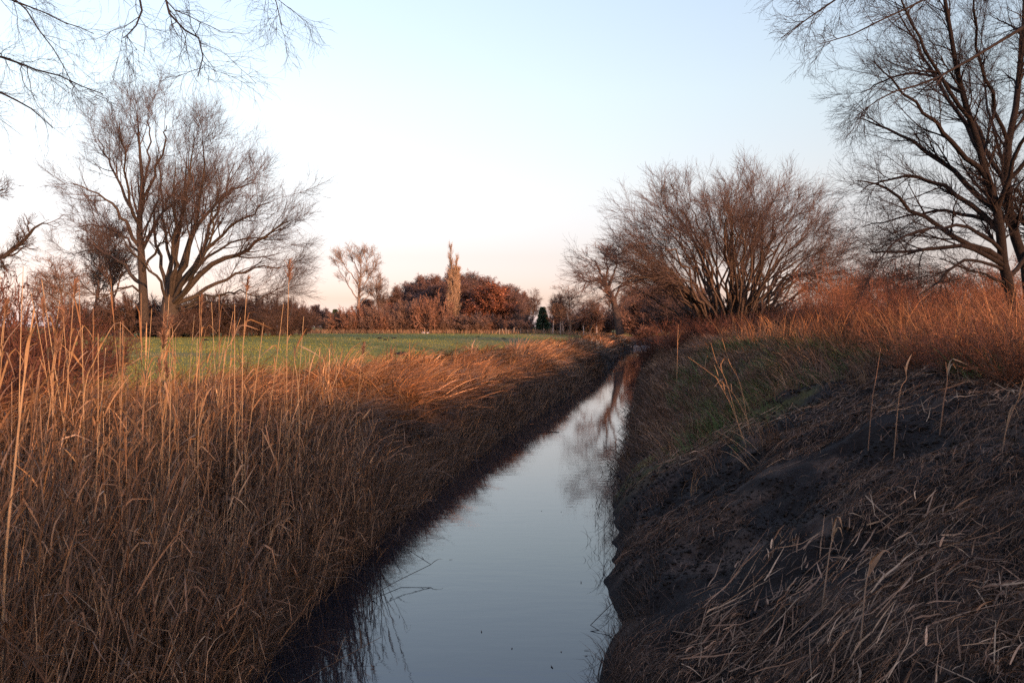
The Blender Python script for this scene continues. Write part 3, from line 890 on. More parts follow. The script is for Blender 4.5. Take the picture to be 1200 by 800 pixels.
# ------------------------------------------------------------------ prototypes for distant trees (unit: metres)
def proto_bare(name, seed, H, spread, nl, col, twig, fine=1.0, up=.12, dens=1.0, lowest=.3, leaves=None, a=(.5, 1.0)):
    g = np.random.default_rng(seed)
    root = empty(name, (0, 0, 0), '-', 'tree')
    t = np.linspace(0, 1, 8)
    T = np.stack([spread * .06 * np.sin(t * 3 + seed), spread * .05 * np.sin(t * 2.3 + 2 * seed) - spread * .05 * math.sin(2 * seed), t * H * .9], -1)
    T[:, 0] -= T[0, 0]
    TP = T[None]; TR = (H * .017 * (1 - .85 * t))[None]
    mt = MB(); add_tubes(mt, TP, TR, 7, col, .05, g); mt.obj('trunk', M_bark, root)
    mc = MB()
    A, ra = grow(TP, TR, nl, lowest, .97, a[0], a[1], spread * .75, 8, .12, (0, 0, up), .55, .035, g, lt=.6)
    add_tubes(mc, A, ra, 4, col, .1, g)
    B, rb = grow(A, ra, int(150 * dens), .15, 1, .35, .9, spread * .36, 6, .14, (0, 0, up * .7), .6, .022 * fine, g)
    add_tubes(mc, B, rb, 3, twig, .2, g)
    Cc, rc = grow(B, rb, int(900 * dens), .1, 1, .35, 1.0, spread * .2, 5, .16, (0, 0, up * .5), .65, .015 * fine, g)
    add_tubes(mc, Cc, rc, 3, twig, .25, g)
    D, rd = grow(Cc, rc, int(2600 * dens), .1, 1, .35, 1.1, spread * .11, 4, .2, (0, 0, .03), .7, .011 * fine, g)
    add_tubes(mc, D, rd, 3, twig, .25, g)
    mc.obj('crown', M_twig, root)
    if leaves:
        n_, size, cols = leaves
        i = g.integers(0, len(D), n_); k = g.integers(0, D.shape[1], n_)
        b0 = D[i, k] + g.normal(size=(n_, 3)) * .12
        ml = MB()
        ml.add(*blades(b0, g.random(n_) * 6.28, .8 + g.random(n_) * 1.4, 1.6 + g.random(n_) * 1.2, size * (.6 + .8 * g.random(n_)), size * .7 * (.6 + .8 * g.random(n_)),
                       mixcol(cols, [1] * len(cols), n_, .3, g), 3, .9, g=g))
        ml.obj('leaves', M_leaf, root)
    return root


def proto_shrub(name, seed, H, W, col, twig, nst=34, dens=1.0, fine=1.0, leaves=None, lb=.42, lc=.2, nc=2400):
    g = np.random.default_rng(seed)
    root = empty(name, (0, 0, 0), '-', 'shrub')
    a = g.random(nst) * 6.28; th = .12 + g.random(nst) * .8
    K = 7
    D = np.stack([np.sin(th) * np.cos(a), np.sin(th) * np.sin(a), np.cos(th)], -1)
    P = np.zeros((nst, K, 3)); P[:, 0] = D * np.array([W * .12, W * .12, 0]) + g.normal(size=(nst, 3)) * np.array([W * .1, W * .1, 0])
    L = H * (.7 + .45 * g.random(nst)) / np.maximum(np.cos(th * .6), .5)
    for k in range(1, K):
        P[:, k] = P[:, k - 1] + D * (L / (K - 1))[:, None]
        D = norm(D + g.normal(size=(nst, 3)) * .1 + np.array([0, 0, -.02]))
    rs = (H * (.012 if nst < 60 else .0055) * (.7 + .6 * g.random(nst)))[:, None] * np.linspace(1, .3, K)[None]
    ms = MB(); add_tubes(ms, P, rs, 4, col, .12, g); ms.obj('stems', M_bark, root)
    mc = MB()
    B, rb = grow(P, rs, int(320 * dens), .1, 1, .3, .9, H * lb, 6, .15, (0, 0, .05), .6, .008 * fine, g)
    add_tubes(mc, B, rb, 3, twig, .2, g)
    Cc, rc = grow(B, rb, int(nc * dens), .1, 1, .3, 1.0, H * lc, 5, .18, (0, 0, .03), .65, .0055 * fine, g)
    add_tubes(mc, Cc, rc, 3, twig, .3, g)
    mc.obj('twigs', M_twig, root)
    if leaves:
        n_, size, cols = leaves
        i = g.integers(0, len(Cc), n_); k = g.integers(0, Cc.shape[1], n_)
        ml = MB()
        ml.add(*blades(Cc[i, k], g.random(n_) * 6.28, 1. + g.random(n_) * 1.2, 1.8 + g.random(n_) * 1.0, size * (.6 + .8 * g.random(n_)), size * .6 * (.6 + .8 * g.random(n_)),
                       mixcol(cols, [1] * len(cols), n_, .3, g), 3, .9, g=g))
        ml.obj('leaves', M_leaf, root)
    return root


sizes = {}


def proto_size(proto):
    if proto.name not in sizes:
        V = []
        for ch in proto.children:
            a = np.zeros(len(ch.data.vertices) * 3, np.float32); ch.data.vertices.foreach_get('co', a); V.append(a.reshape(-1, 3))
        V = np.concatenate(V)
        sizes[proto.name] = (float(np.percentile(V[:, 2], 99.6)), 2 * float(np.percentile(np.hypot(V[:, 0], V[:, 1]), 94)))
    return sizes[proto.name]


def place(proto, H0, W0, px, ytop, ybase, Y, label, group=None, wpx=None, rz=None, cat=None):
    """stand a copy at photo column px, top at row ytop"""
    H0, W0 = proto_size(proto)
    p = pix(px, ybase, Y)
    z0 = float(gh(p[0], p[1]))
    top = pix(px, ytop, Y)[2]
    s = (top - z0) / H0
    sx = s if wpx is None else (wpx / F * Y) / W0
    rz = rng.random() * 6.28 if rz is None else rz
    if proto.get('label') == '-':
        proto.location = (float(p[0]), float(p[1]), z0 - .05); proto.rotation_euler.z = rz; proto.scale = (sx, sx, s)
        proto['label'] = label
        if group:
            proto['group'] = group
        o = proto
    else:
        o = dup(proto, (p[0], p[1], z0 - .05), rz, (sx, sx, s), label, group)
    if cat:
        o['category'] = cat
    return o


PUR = (.15, .10, .09)
t_bare = proto_bare('bare_tree', 21, 12, 7, 26, (.12, .085, .07), (.13, .085, .068), 1.3, .14, 1.0, .32)
t_pale = proto_bare('pale_bare_tree', 22, 12, 8, 22, (.17, .115, .09), (.17, .11, .085), 1.3, .16, .9, .25, a=(.45, .9))
t_dark = proto_bare('woodland_tree', 23, 10, 7, 34, (.13, .09, .078), PUR, 2.4, .08, 3.2, .08)
t_dark2 = proto_bare('woodland_alder', 24, 10, 6, 36, (.13, .088, .074), (.165, .10, .086), 2.4, .10, 3.2, .06)
t_oak = proto_bare('russet_oak', 25, 9, 8, 36, (.08, .05, .04), (.12, .055, .038), 2.0, .05, 1.2, .12,
                   leaves=(15000, .28, [(.25, .095, .055), (.19, .08, .05), (.29, .125, .075)]))
s_brown = proto_shrub('brown_bush', 31, 3, 4, (.13, .09, .076), (.17, .11, .088), 40, 2.0, 4.2)
s_russet = proto_shrub('russet_bush', 32, 3, 4, (.14, .09, .07), (.20, .11, .078), 40, 1.6, 4.2, leaves=(3000, .15, [(.15, .065, .04), (.12, .055, .036)]))
s_dark = proto_shrub('dark_thicket', 33, 3, 4, (.07, .048, .04), (.085, .055, .046), 40, 1.4, 2.8)
s_scrub = proto_shrub('orange_scrub', 34, 2, 2.6, (.15, .072, .042), (.18, .08, .045), 90, 1.0, 1.0, lb=.5, lc=.16, nc=1100)
s_scrub2 = proto_shrub('reddish_scrub', 35, 2, 2.6, (.11, .05, .035), (.13, .055, .036), 80, 1.0, 1.0, lb=.5, lc=.16, nc=1100)

# far wood -- salient ones first
Y = 128
tr = [limb([(420, 390), (420, 362), (421, 338), (423, 318), (422, 300)], Y, .26, .04)]
lb = [limb(p, Y, a * .7, .025, dz=dz, wob=.1) for p, a, dz in [
    ([(420, 350), (410, 337), (400, 322), (396, 312)], .14, 1), ([(421, 338), (412, 322), (404, 311), (400, 303)], .14, -1.5), ([(421, 344), (429, 330), (436, 318), (439, 306)], .14, 1),
    ([(421, 330), (428, 316), (430, 306), (433, 299)], .12, -1), ([(422, 322), (416, 310), (413, 302), (410, 299)], .12, 1.5), ([(420, 358), (432, 345), (441, 338), (447, 330)], .1, -1)]]
lv = [dict(N=90, t0=.3, t1=1, a0=.3, a1=.7, L=2.2, K=7, wander=.1, trop=(0, 0, .08), rr=.5, rmin=.03, S=4, lt=.3),
      dict(N=600, t0=.2, t1=1, a0=.3, a1=.8, L=1.3, K=6, wander=.12, trop=(0, 0, .05), rr=.55, rmin=.02, lt=.3),
      dict(N=2600, t0=.1, t1=1, a0=.3, a1=.9, L=.8, K=5, wander=.15, trop=(0, 0, .03), rr=.6, rmin=.013, lt=.3)]
big_tree('pale_bare_tree', 'tall pale bare tree with forked limbs rising alone at the left of the far wood', 'tree', tr[0][0][0], tr, lb, lv, (.20, .15, .125), (.21, .155, .13), 10)
place(t_bare, 11.5, 7, 446, 318, 388, 131, 'thin faint bare tree just right of the tall pale one at the far wood', wpx=34, rz=1.0)
place(t_oak, 9.2, 9, 577, 332, 388, 122, 'broad russet leaved oak standing right of the poplar', wpx=60, rz=2.0)
place(t_oak, 9.2, 9, 457, 356, 388, 120, 'small orange leaved tree in front of the far wood left part', wpx=20, rz=.4)
place(t_bare, 11.5, 7, 622, 338, 388, 128, 'layered thin tree at the right end of the far wood beside the spruce', wpx=24, rz=3.0)
place(t_pale, 11.5, 8, 668, 334, 388, 112, 'pale pink bare tree between the far wood and the dome willow', wpx=46, rz=2.2)
place(t_pale, 11.5, 8, 690, 346, 388, 118, 'low pale bare tree behind the leaning tree at the ditch end', wpx=40, rz=4.2)
place(t_pale, 11.5, 8, 650, 350, 388, 125, 'slim pale bare tree right of the small spruce', wpx=26, rz=5.2)
G = 'dark trees massed in the far wood'
LAB = 'dark purple brown bare tree massed with others in the far wood'
for k, (px, yt, w_) in enumerate([(470, 336, 30), (484, 331, 32), (498, 325, 34), (512, 323, 34), (524, 320, 32), (540, 322, 34), (552, 321, 36), (563, 325, 32), (575, 329, 34),
                                  (590, 334, 30), (603, 337, 26), (613, 342, 22), (460, 345, 26), (432, 350, 24), (492, 333, 34), (532, 330, 40), (505, 335, 38), (556, 334, 36)]):
    place((t_dark, t_dark2)[k % 2], 9.6, 7.5, px, yt, 388, 133 + 3 * (k % 3) - (6 if k > 13 else 0), LAB, G, wpx=w_ * 1.2)
G2 = 'low trees of the distant wood behind the left meadow'
for k, px in enumerate([346, 354, 362, 370, 378, 386]):
    place((t_dark, t_dark2)[k % 2], 9.6, 7.5, px, 356 + (k * 37) % 11, 388, 150, 'low dark tree in the distant row between the left thicket and the far wood', G2, wpx=17)
G3 = 'brown bushes along the front of the far wood'
for k, (px, yt, w_, pr) in enumerate([(405, 362, 34, 1), (418, 358, 34, 1), (434, 360, 34, 0), (448, 366, 30, 1), (470, 360, 36, 0), (488, 352, 40, 0), (504, 346, 46, 1), (524, 367, 34, 0),
                                      (542, 369, 34, 0), (556, 370, 36, 0), (572, 372, 36, 1), (482, 370, 30, 1), (514, 371, 34, 0), (590, 376, 26, 0), (460, 372, 30, 0), (428, 372, 30, 0), (396, 366, 30, 0), (388, 368, 26, 0), (412, 368, 30, 0), (442, 356, 34, 0), (468, 352, 36, 0), (560, 366, 36, 0), (578, 368, 32, 1), (600, 374, 26, 0), (612, 374, 24, 0)]):
    place((s_brown, s_russet)[pr], 3, 4.6, px, yt, 388, 117 + (k % 3), ('brown' if pr == 0 else 'russet') + ' rounded bush in the row along the front of the far wood', G3 if pr == 0 else 'russet bushes along the front of the far wood', wpx=w_)
G4 = 'bushes under the trees at the ditch end'
for k, (px, yt, w_) in enumerate([(604, 366, 22), (618, 368, 20), (652, 366, 26), (666, 364, 26), (680, 362, 26), (694, 358, 28), (708, 360, 30)]):
    place(s_brown, 3, 4.6, px, yt, 388, 124 - (k % 2) * 3, 'brown bush in the row between the spruce and the ditch end', G4, wpx=w_)


# lombardy poplar with two spires
def poplar(label):
    g = np.random.default_rng(41)
    p = pix(529, 388, 121); z0 = float(gh(p[0], p[1]))
    root = empty('lombardy_poplar', (p[0], p[1], z0), label, 'tree')
    Hh = pix(529, 286, 121)[2] - z0
    t = np.linspace(0, 1, 10)
    T = np.stack([np.stack([.15 * np.sin(4 * t), .1 * np.cos(3 * t), t * Hh * .97], -1),
                  np.stack([.3 + .5 * t, .2 * t, t * Hh * .83], -1)])
    tr_ = np.stack([.2 * (1 - .9 * t), .14 * (1 - .9 * t)])
    mt = MB(); add_tubes(mt, T, tr_, 6, (.15, .095, .06), .05, g); mt.obj('trunk', M_bark, root)
    mc = MB()
    A, ra = grow(T, tr_, 300, .05, .99, .25, .5, 2.6, 7, .05, (0, 0, .16), .4, .03, g, lt=.72)
    low_ = A[:, 0, 2] < Hh * .66
    add_tubes(mc, A, ra, 3, (.25, .17, .12), .15, g)
    B, rb = grow(A, ra, 2200, .1, 1, .2, .6, .9, 5, .1, (0, 0, .15), .6, .016, g)
    add_tubes(mc, B, rb, 3, (.27, .19, .14), .2, g)
    Bl, rl = grow(A[low_], ra[low_], 8000, .1, 1, .2, .8, 1.0, 5, .1, (0, 0, .12), .6, .026, g)
    add_tubes(mc, Bl, rl, 3, (.32, .22, .15), .2, g)
    mc.obj('crown', M_twig, root)


poplar('slim tawny columnar poplar with two pale spires above the far wood')


def spruce():
    g = np.random.default_rng(43)
    p = pix(636, 388, 119); z0 = float(gh(p[0], p[1]))
    Hh = pix(636, 359, 119)[2] - z0
    root = empty('small_spruce', (p[0], p[1], z0), 'small dark green conical spruce at the right end of the far wood', 'tree')
    t = np.linspace(0, 1, 6)
    T = np.stack([0 * t, 0 * t, t * Hh], -1)[None]
    mt = MB(); add_tubes(mt, T, (.12 * (1 - .9 * t))[None], 6, (.06, .04, .03), .05, g); mt.obj('trunk', M_bark, root)
    n_ = 7000
    z = 1 - g.random(n_) ** .7; z = .05 + .93 * z
    a = g.random(n_) * 6.28; rr = (1.02 - z) * 1.05 * (.35 + .65 * g.random(n_) ** .5) * (1 + .15 * np.sin(z * 40))
    b0 = np.stack([np.cos(a) * rr, np.sin(a) * rr, z * Hh], -1)
    mc = MB().add(*blades(b0, R(90) - a, 1.3 + .4 * g.random(n_), 1.8 + .5 * g.random(n_), .26 + .2 * g.random(n_), .13 + .06 * g.random(n_),
                          mixcol([(.07, .11, .055), (.09, .125, .065), (.055, .09, .05)], [1, 1, 1], n_, .25, g), 3, .5, g=g))
    mc.obj('crown', M_grass, root)
    c2 = dup(root, list(pix(393, 388, 126)[:2]) + [z0], 1.2, (.9, .9, .95), 'dark conifer rising from the bushes left of the tall pale tree')


spruce()

# thin trees standing beside / behind the big left trees
place(t_bare, 11.5, 7, 134, 232, 392, 92, 'slender bare tree behind the upright tree on the left, nearer its trunk', wpx=70, rz=1.7)
place(t_bare, 11.5, 7, 108, 262, 392, 95, 'slender bare tree left of the two big meadow trees', wpx=62, rz=3.7)
place(t_pale, 11.5, 8, 70, 300, 392, 60, 'low twiggy tree rising from the bushes at the far left', wpx=70, rz=3.1)

# thicket under the left trees
GT = 'dark bushes under the big left trees'
for k, (px, yt, w_, Yk) in enumerate([(150, 340, 70, 82), (180, 344, 60, 84), (214, 348, 64, 80), (240, 340, 70, 84), (262, 340, 70, 86), (284, 346, 66, 88), (304, 342, 60, 90), (322, 346, 54, 92), (340, 350, 44, 96), (356, 356, 36, 100),
                                    (120, 350, 70, 84), (92, 350, 70, 80), (228, 364, 50, 78), (196, 368, 50, 76)]):
    place(s_dark, 3, 4.6, px, yt, 392, Yk, 'dark leafless bush in the thicket under the big left trees', GT, wpx=w_)

# bramble bushes at left edge, near
GB = 'brown bramble bushes at the left edge'
s_bram = proto_shrub('bramble_bush', 36, 1.7, 2.4, (.085, .04, .03), (.10, .045, .032), 34, .8, 1.0, leaves=(900, .06, [(.045, .026, .02), (.075, .038, .025)]))
for k, (px, yt, w_, Yk) in enumerate([(-10, 318, 190, 14), (48, 352, 170, 15), (20, 384, 190, 11.5), (88, 372, 130, 17), (118, 388, 100, 19), (-40, 350, 200, 10)]):
    place(s_bram, 1.75, 2.6, px, yt, 430, Yk, 'tangled red brown bramble bush with withered leaves behind the reeds at the left edge', GB, wpx=w_, cat='bush')

# scrub on the right bank top
GS = 'orange scrub bushes on the right bank top'; GS2 = 'reddish scrub bushes on the right bank top'
k = 0
for (px, yt, w_, Yk) in [(1195, 352, 190, 10.5), (1140, 362, 170, 12), (1085, 372, 150, 14), (1225, 330, 190, 13), (1165, 345, 160, 15.5), (1115, 352, 150, 17), (1060, 366, 130, 18), (1020, 376, 110, 20),
                         (1200, 325, 170, 18), (1090, 342, 130, 22), (1050, 340, 120, 25), (1010, 352, 100, 26), (985, 372, 80, 26), (1145, 335, 140, 23), (1180, 322, 140, 26), (1030, 325, 100, 31), (990, 322, 95, 33),
                         (965, 340, 80, 34), (960, 372, 60, 32), (1075, 322, 110, 33), (1120, 326, 110, 33), (935, 380, 60, 34), (980, 304, 90, 40), (1015, 308, 90, 42), (955, 322, 70, 42), (1060, 304, 90, 44), (1110, 312, 90, 44), (1160, 310, 100, 40), (1210, 300, 110, 38)]:
    if k % 2 == 0:
        place(s_scrub, 2.05, 3.0, px, yt, 400, Yk, 'orange leafless scrub bush in the tangle along the right bank top', GS, wpx=w_, cat='bush')
    else:
        place(s_scrub2, 2.05, 3.0, px, yt, 400, Yk, 'reddish leafless scrub bush in the tangle along the right bank top', GS2, wpx=w_, cat='bush')
    k += 1
# bushes under dome willow and at the ditch end
GD = 'dark bushes around the foot of the dome willow'
for (px, yt, w_, Yk) in [(742, 352, 50, 140), (765, 345, 60, 150), (796, 345, 80, 92), (822, 350, 80, 60), (850, 352, 90, 54), (885, 352, 80, 54), (915, 350, 80, 52), (728, 368, 40, 150), (752, 366, 40, 146), (792, 366, 50, 98), (938, 352, 70, 48), (735, 345, 60, 152), (760, 350, 60, 160), (800, 335, 80, 96), (778, 352, 50, 155)]:
    place(s_dark, 3, 4.6, px, yt, 395, Yk, 'dark leafless bush at the foot of the dome willow beside the ditch', GD, wpx=w_)
place(t_dark, 9.6, 7.5, 790, 320, 395, 100, 'dark bare tree seen through the left side of the dome willow', wpx=80)
place(t_dark2, 9.6, 7.5, 755, 335, 395, 120, 'dark bare tree behind the far end of the ditch', wpx=60)
for k, (px, yt, Yk) in enumerate([(1050, 300, 70), (1120, 305, 75), (1165, 300, 60), (1010, 305, 80)]):
    place(t_bare, 11.5, 7, px, yt, 392, Yk, 'grey bare tree in the row behind the orange scrub on the right', 'bare trees behind the right scrub', wpx=80)

for (px, yt, w_, Yk) in [(790, 372, 70, 47), (822, 366, 70, 48), (858, 364, 80, 47), (892, 362, 70, 48), (925, 358, 70, 46), (945, 350, 70, 44), (838, 372, 60, 44), (876, 370, 60, 44), (760, 378, 50, 56)]:
    place(s_scrub2, 2.05, 3.0, px, yt, 400, Yk, 'reddish leafless bush hiding the foot of the dome willow', 'reddish bushes before the dome willow', wpx=w_, cat='bush')

# leaning tree at the ditch end
Y = 98
tr = [limb([(727, 392), (722, 365), (716, 345), (708, 330)], Y, .5, .16)]
lb = [limb(p, Y, a, .03, dz=dz, wob=.08) for p, a, dz in [
    ([(719, 352), (728, 335), (742, 330), (762, 322)], .16, 2), ([(714, 340), (700, 330), (690, 330), (680, 338)], .14, -2),
    ([(710, 334), (704, 318), (698, 308), (692, 302)], .14, 1), ([(712, 338), (720, 318), (722, 304), (728, 296)], .14, -2), ([(709, 332), (712, 315), (710, 305), (708, 296)], .12, 0)]]
lv = [dict(N=60, t0=.2, t1=1, a0=.4, a1=.9, L=3.0, K=7, wander=.15, trop=(0, 0, .05), rr=.6, rmin=.04, S=4),
      dict(N=420, t0=.15, t1=1, a0=.35, a1=.9, L=1.7, K=6, wander=.18, trop=(0, 0, .05), rr=.6, rmin=.022),
      dict(N=2200, t0=.1, t1=1, a0=.3, a1=1, L=.9, K=5, wander=.2, trop=(0, 0, .02), rr=.7, rmin=.014)]
big_tree('leaning_tree', 'bare tree with leaning dark trunk beside the far end of the ditch', 'tree', tr[0][0][0], tr, lb, lv, (.07, .05, .042), (.11, .066, .052), 9)

# birches with white stems
def birch(px, Y, Hh, label, seed):
    g = np.random.default_rng(seed)
    p = pix(px, 388, Y); z0 = float(gh(p[0], p[1]))
    root = empty('birch', (p[0], p[1], z0), label, 'tree', 'white stemmed birches near the house')
    t = np.linspace(0, 1, 7)
    T = np.stack([.1 * np.sin(3 * t + seed), .1 * t, t * Hh], -1)[None]; Tr = (.11 * (1 - .8 * t))[None]
    mt = MB(); add_tubes(mt, T, Tr, 6, (.36, .29, .26), .05, g); mt.obj('trunk', M_bark, root)
    mc = MB()
    A, ra = grow(T, Tr, 40, .3, 1, .4, .8, 1.6, 6, .12, (0, 0, -.02), .4, .025, g)
    add_tubes(mc, A, ra, 3, (.13, .07, .055), .2, g)
    B, rb = grow(A, ra, 500, .1, 1, .4, 1, .8, 5, .15, (0, 0, -.08), .6, .016, g); add_tubes(mc, B, rb, 3, (.15, .075, .055), .2, g)
    mc.obj('crown', M_twig, root)


for k, (px, h_) in enumerate([(648, 4.2), (656, 4.6), (659, 4.0), (684, 3.6), (700, 3.4)]):
    birch(px, 113 + k, h_, 'thin white stemmed birch in front of the brown bushes near the ditch end', 50 + k)

# small house glimpsed between the trees
p = pix(645, 388, 140); z0 = float(gh(p[0], p[1]))
hs = empty('house', (p[0], p[1], z0), 'small white house with red roof glimpsed between spruce and birches', 'house')


def boxv(cx, cy, cz, sx, sy, sz):
    s = np.array([[-1, -1, -1], [1, -1, -1], [1, 1, -1], [-1, 1, -1], [-1, -1, 1], [1, -1, 1], [1, 1, 1], [-1, 1, 1]], float)
    f = np.array([[0, 3, 2, 1], [4, 5, 6, 7], [0, 1, 5, 4], [1, 2, 6, 5], [2, 3, 7, 6], [3, 0, 4, 7]])
    return s * np.array([sx, sy, sz]) / 2 + np.array([cx, cy, cz]), f


mb = MB(); mb.add(*boxv(0, 0, .75, 1.9, 2.6, 1.5), [.62, .55, .52])
mb.add(np.array([[-.95, -1.3, 1.5], [.95, -1.3, 1.5], [0, -1.3, 2.3]]), np.array([[0, 1, 2]]), [.62, .55, .52])
mb.obj('wall', M_paint, hs, smooth=False)
mb = MB()
for s in (-1, 1):
    V = np.array([[0, -1.45, 2.36], [s * 1.12, -1.45, 1.42], [s * 1.12, 1.45, 1.42], [0, 1.45, 2.36], [0, -1.45, 2.46], [s * 1.12, -1.45, 1.52], [s * 1.12, 1.45, 1.52], [0, 1.45, 2.46]])
    mb.add(V, np.array([[0, 1, 2, 3], [4, 7, 6, 5], [0, 4, 5, 1], [1, 5, 6, 2], [2, 6, 7, 3]]), [.22, .08, .05])
mb.obj('roof', M_paint, hs, smooth=False)
MB().add(*boxv(.1, -1.303, .8, .5, .05, .6), [.05, .05, .06]).obj('window', M_paint, hs, smooth=False)

# fence of pale posts
p0 = pix(585, 388, 112)
fe = empty('post_fence', (p0[0], p0[1], float(gh(p0[0], p0[1]))), 'row of short pale wooden posts along the far meadow edge', 'fence')
for k, px in enumerate([585, 589, 593, 596, 602, 610, 618, 627, 637, 646]):
    q = pix(px, 388, 112 + .3 * k); hh = .5 + .35 * rng.random()
    P = np.stack([np.linspace([0, 0, 0], [.06 * rng.normal(), .05 * rng.normal(), hh], 4)])
    V, Fc = tubes(P, np.full((1, 4), .06), 6)
    MB().add(V, Fc, [.24, .18, .14]).add(*boxv(P[0, -1, 0], P[0, -1, 1], hh, .08, .08, .03), [.26, .2, .15]).obj('post', M_timber, fe, loc=(q[0] - p0[0], q[1] - p0[1], float(gh(q[0], q[1])) - float(gh(p0[0], p0[1]))))
pts = []
q0 = pix(585, 388, 112); q1 = pix(646, 388, 114.7)
P = np.stack([np.linspace([0, .07, .55], [q1[0] - q0[0], q1[1] - q0[1] + .07, .55], 12)])
V, Fc = tubes(P, np.full((1, 12), .012), 4)
MB().add(V, Fc, [.16, .13, .11]).obj('wire', M_timber, fe)

# pale stones at the foot of the thicket
def lump(name, px, Y, sx, sz, col, label, cat, mat, group=None, seed=1, dy=0):
    g = np.random.default_rng(seed)
    p = pix(px, 390, Y); z0 = float(gh(p[0], p[1]))
    nu, nv = 14, 7
    u = np.arange(nu) * 2 * np.pi / nu; v = np.linspace(0, 1, nv) * np.pi * .5
    r = 1 + .3 * (g.random((nv, nu)) - .5)
    V = np.stack([np.cos(v)[:, None] * np.cos(u)[None] * r * sx, np.cos(v)[:, None] * np.sin(u)[None] * r * sx, (np.sin(v)[:, None] + 0 * u[None]) * r * sz - .04], -1)
    i = np.arange(nv - 1)[:, None] * nu; j = np.arange(nu)[None]; j2 = (j + 1) % nu
    Fc = np.stack([i + j, i + j2, i + nu + j2, i + nu + j], -1).reshape(-1, 4)
    o = MB().add(V, Fc, col).obj(name, mat, loc=(p[0], p[1], z0))
    return tag(o, label, cat, group)


lump('pale_stone', 496, 114, .30, .28, [.5, .43, .38], 'pale stone at the foot of the far bushes, left of the pair', 'stone', M_paint, seed=3)
lump('pale_stone', 501, 114, .26, .24, [.5, .43, .38], 'pale stone at the foot of the far bushes, right of the pair', 'stone', M_paint, seed=4)
for k, (px, Yk, s) in enumerate([(445, 70, .3), (462, 72, .28), (470, 36, .32), (452, 62, .26), (590, 74, .25), (655, 62, .28), (420, 66, .22), (560, 80, .25), (610, 52, .2), (240, 60, .3)]):
    lump('molehill', px, Yk, s, s * .45, [.022, .016, .012], 'small dark molehill of bare earth on the green meadow', 'molehill', M_soil, 'molehills on the meadow', seed=60 + k)

# weir
p = [(edL(115.), 115.), (edR(115.), 115.)]
cx = (p[0][0] + p[1][0]) / 2; wd = p[1][0] - p[0][0]
we = empty('weir', (cx, 115, 0), 'low timber weir across the far end of the ditch', 'weir')
MB().add(*boxv(0, 0, .05, wd + .8, .22, .72), [.30, .275, .26]).obj('sill_beam', M_timber, we, smooth=False)
for s in (-1, 1):
    V, Fc = tubes(np.stack([np.linspace([s * (wd / 2 - .1), -.18, -.4], [s * (wd / 2 - .1), -.18, .75], 4)]), np.full((1, 4), .09), 8)
    MB().add(V, Fc, [.07, .055, .045]).add(*boxv(s * (wd / 2 - .1), -.18, .75, .12, .12, .03), [.08, .06, .05]).obj('post', M_timber, we)

# ------------------------------------------------------------------ individual reeds
def reed_mesh(root, P, r0, nleaf, plume, col, g, leaf_len=.36, leaf_w=.017, az0=R(95), azs=.9, tmin=.25):
    """P: (K,3) stem in local space"""
    K = len(P)
    V, Fc = tubes(P[None], (np.linspace(r0, r0 * .45, K))[None], 6)
    MB().add(V, Fc, col).obj('stem', M_straw, root)
    for i in range(nleaf):
        t = tmin + (.86 - tmin) * (i + g.random() * .7) / max(nleaf, 1)
        f = t * (K - 1); a = min(int(f), K - 2); b0 = P[a] * (1 - f + a) + P[a + 1] * (f - a)
        L = leaf_len * (.6 + .7 * g.random())
        mb = MB().add(*blades(b0[None], np.array([az0 + azs * g.normal()]), np.array([.25 + .4 * g.random()]), np.array([.5 + .6 * g.random() if g.random() < .35 else 1.7 + 1.1 * g.random()]), np.array([L]),
                              np.array([leaf_w * (.7 + .7 * g.random())]), mixcol(STRAW, [3, 2, .5, 2], 1, .15, g), 9, .5, fold=np.array([.1 + .7 * g.random()]), g=g, kink=.12))
        mb.obj('leaf', M_straw, root)
    if plume:
        n_ = 90
        t = g.random(n_)
        tip = P[-1]; d = norm(P[-1] - P[-3])
        b0 = tip - d * (t * plume)[:, None]
        mb = MB().add(*blades(b0, R(80) + g.normal(size=n_) * 1.3, .1 + .5 * g.random(n_), .5 + 1.4 * g.random(n_), plume * (.35 + .4 * g.random(n_)) * (1 - .4 * (1 - t)),
                              .006 + .006 * g.random(n_), mixcol([(.15, .085, .06), (.22, .14, .10), (.10, .06, .045)], [2, 1, 1], n_, .2, g), 4, .8, g=g))
        mb.obj('plume', M_straw, root)


def reed(pxb, Y, pts, label, name='reed_stalk', nleaf=4, plume=0, r=.006, group=None, seed=0, dz=0., col=(.34, .22, .12), cat='reed', **kw):
    """reed rooted in the ground at column pxb, distance Y; then up through photo pixels pts"""
    g = np.random.default_rng(900 + seed)
    x0 = (pxb - 600) / F * Y
    b0 = np.array([x0, Y, float(gh(x0, Y)) - .03])
    n_ = len(pts)
    W_ = [b0] + [pix(p[0], p[1], Y + dz * (i + 1) / n_) for i, p in enumerate(pts)]
    P = crom(np.array(W_) - b0, 14)
    root = empty(name, b0, label, cat, group)
    reed_mesh(root, P, r, nleaf, plume, np.array(col), g, **kw)
    return root


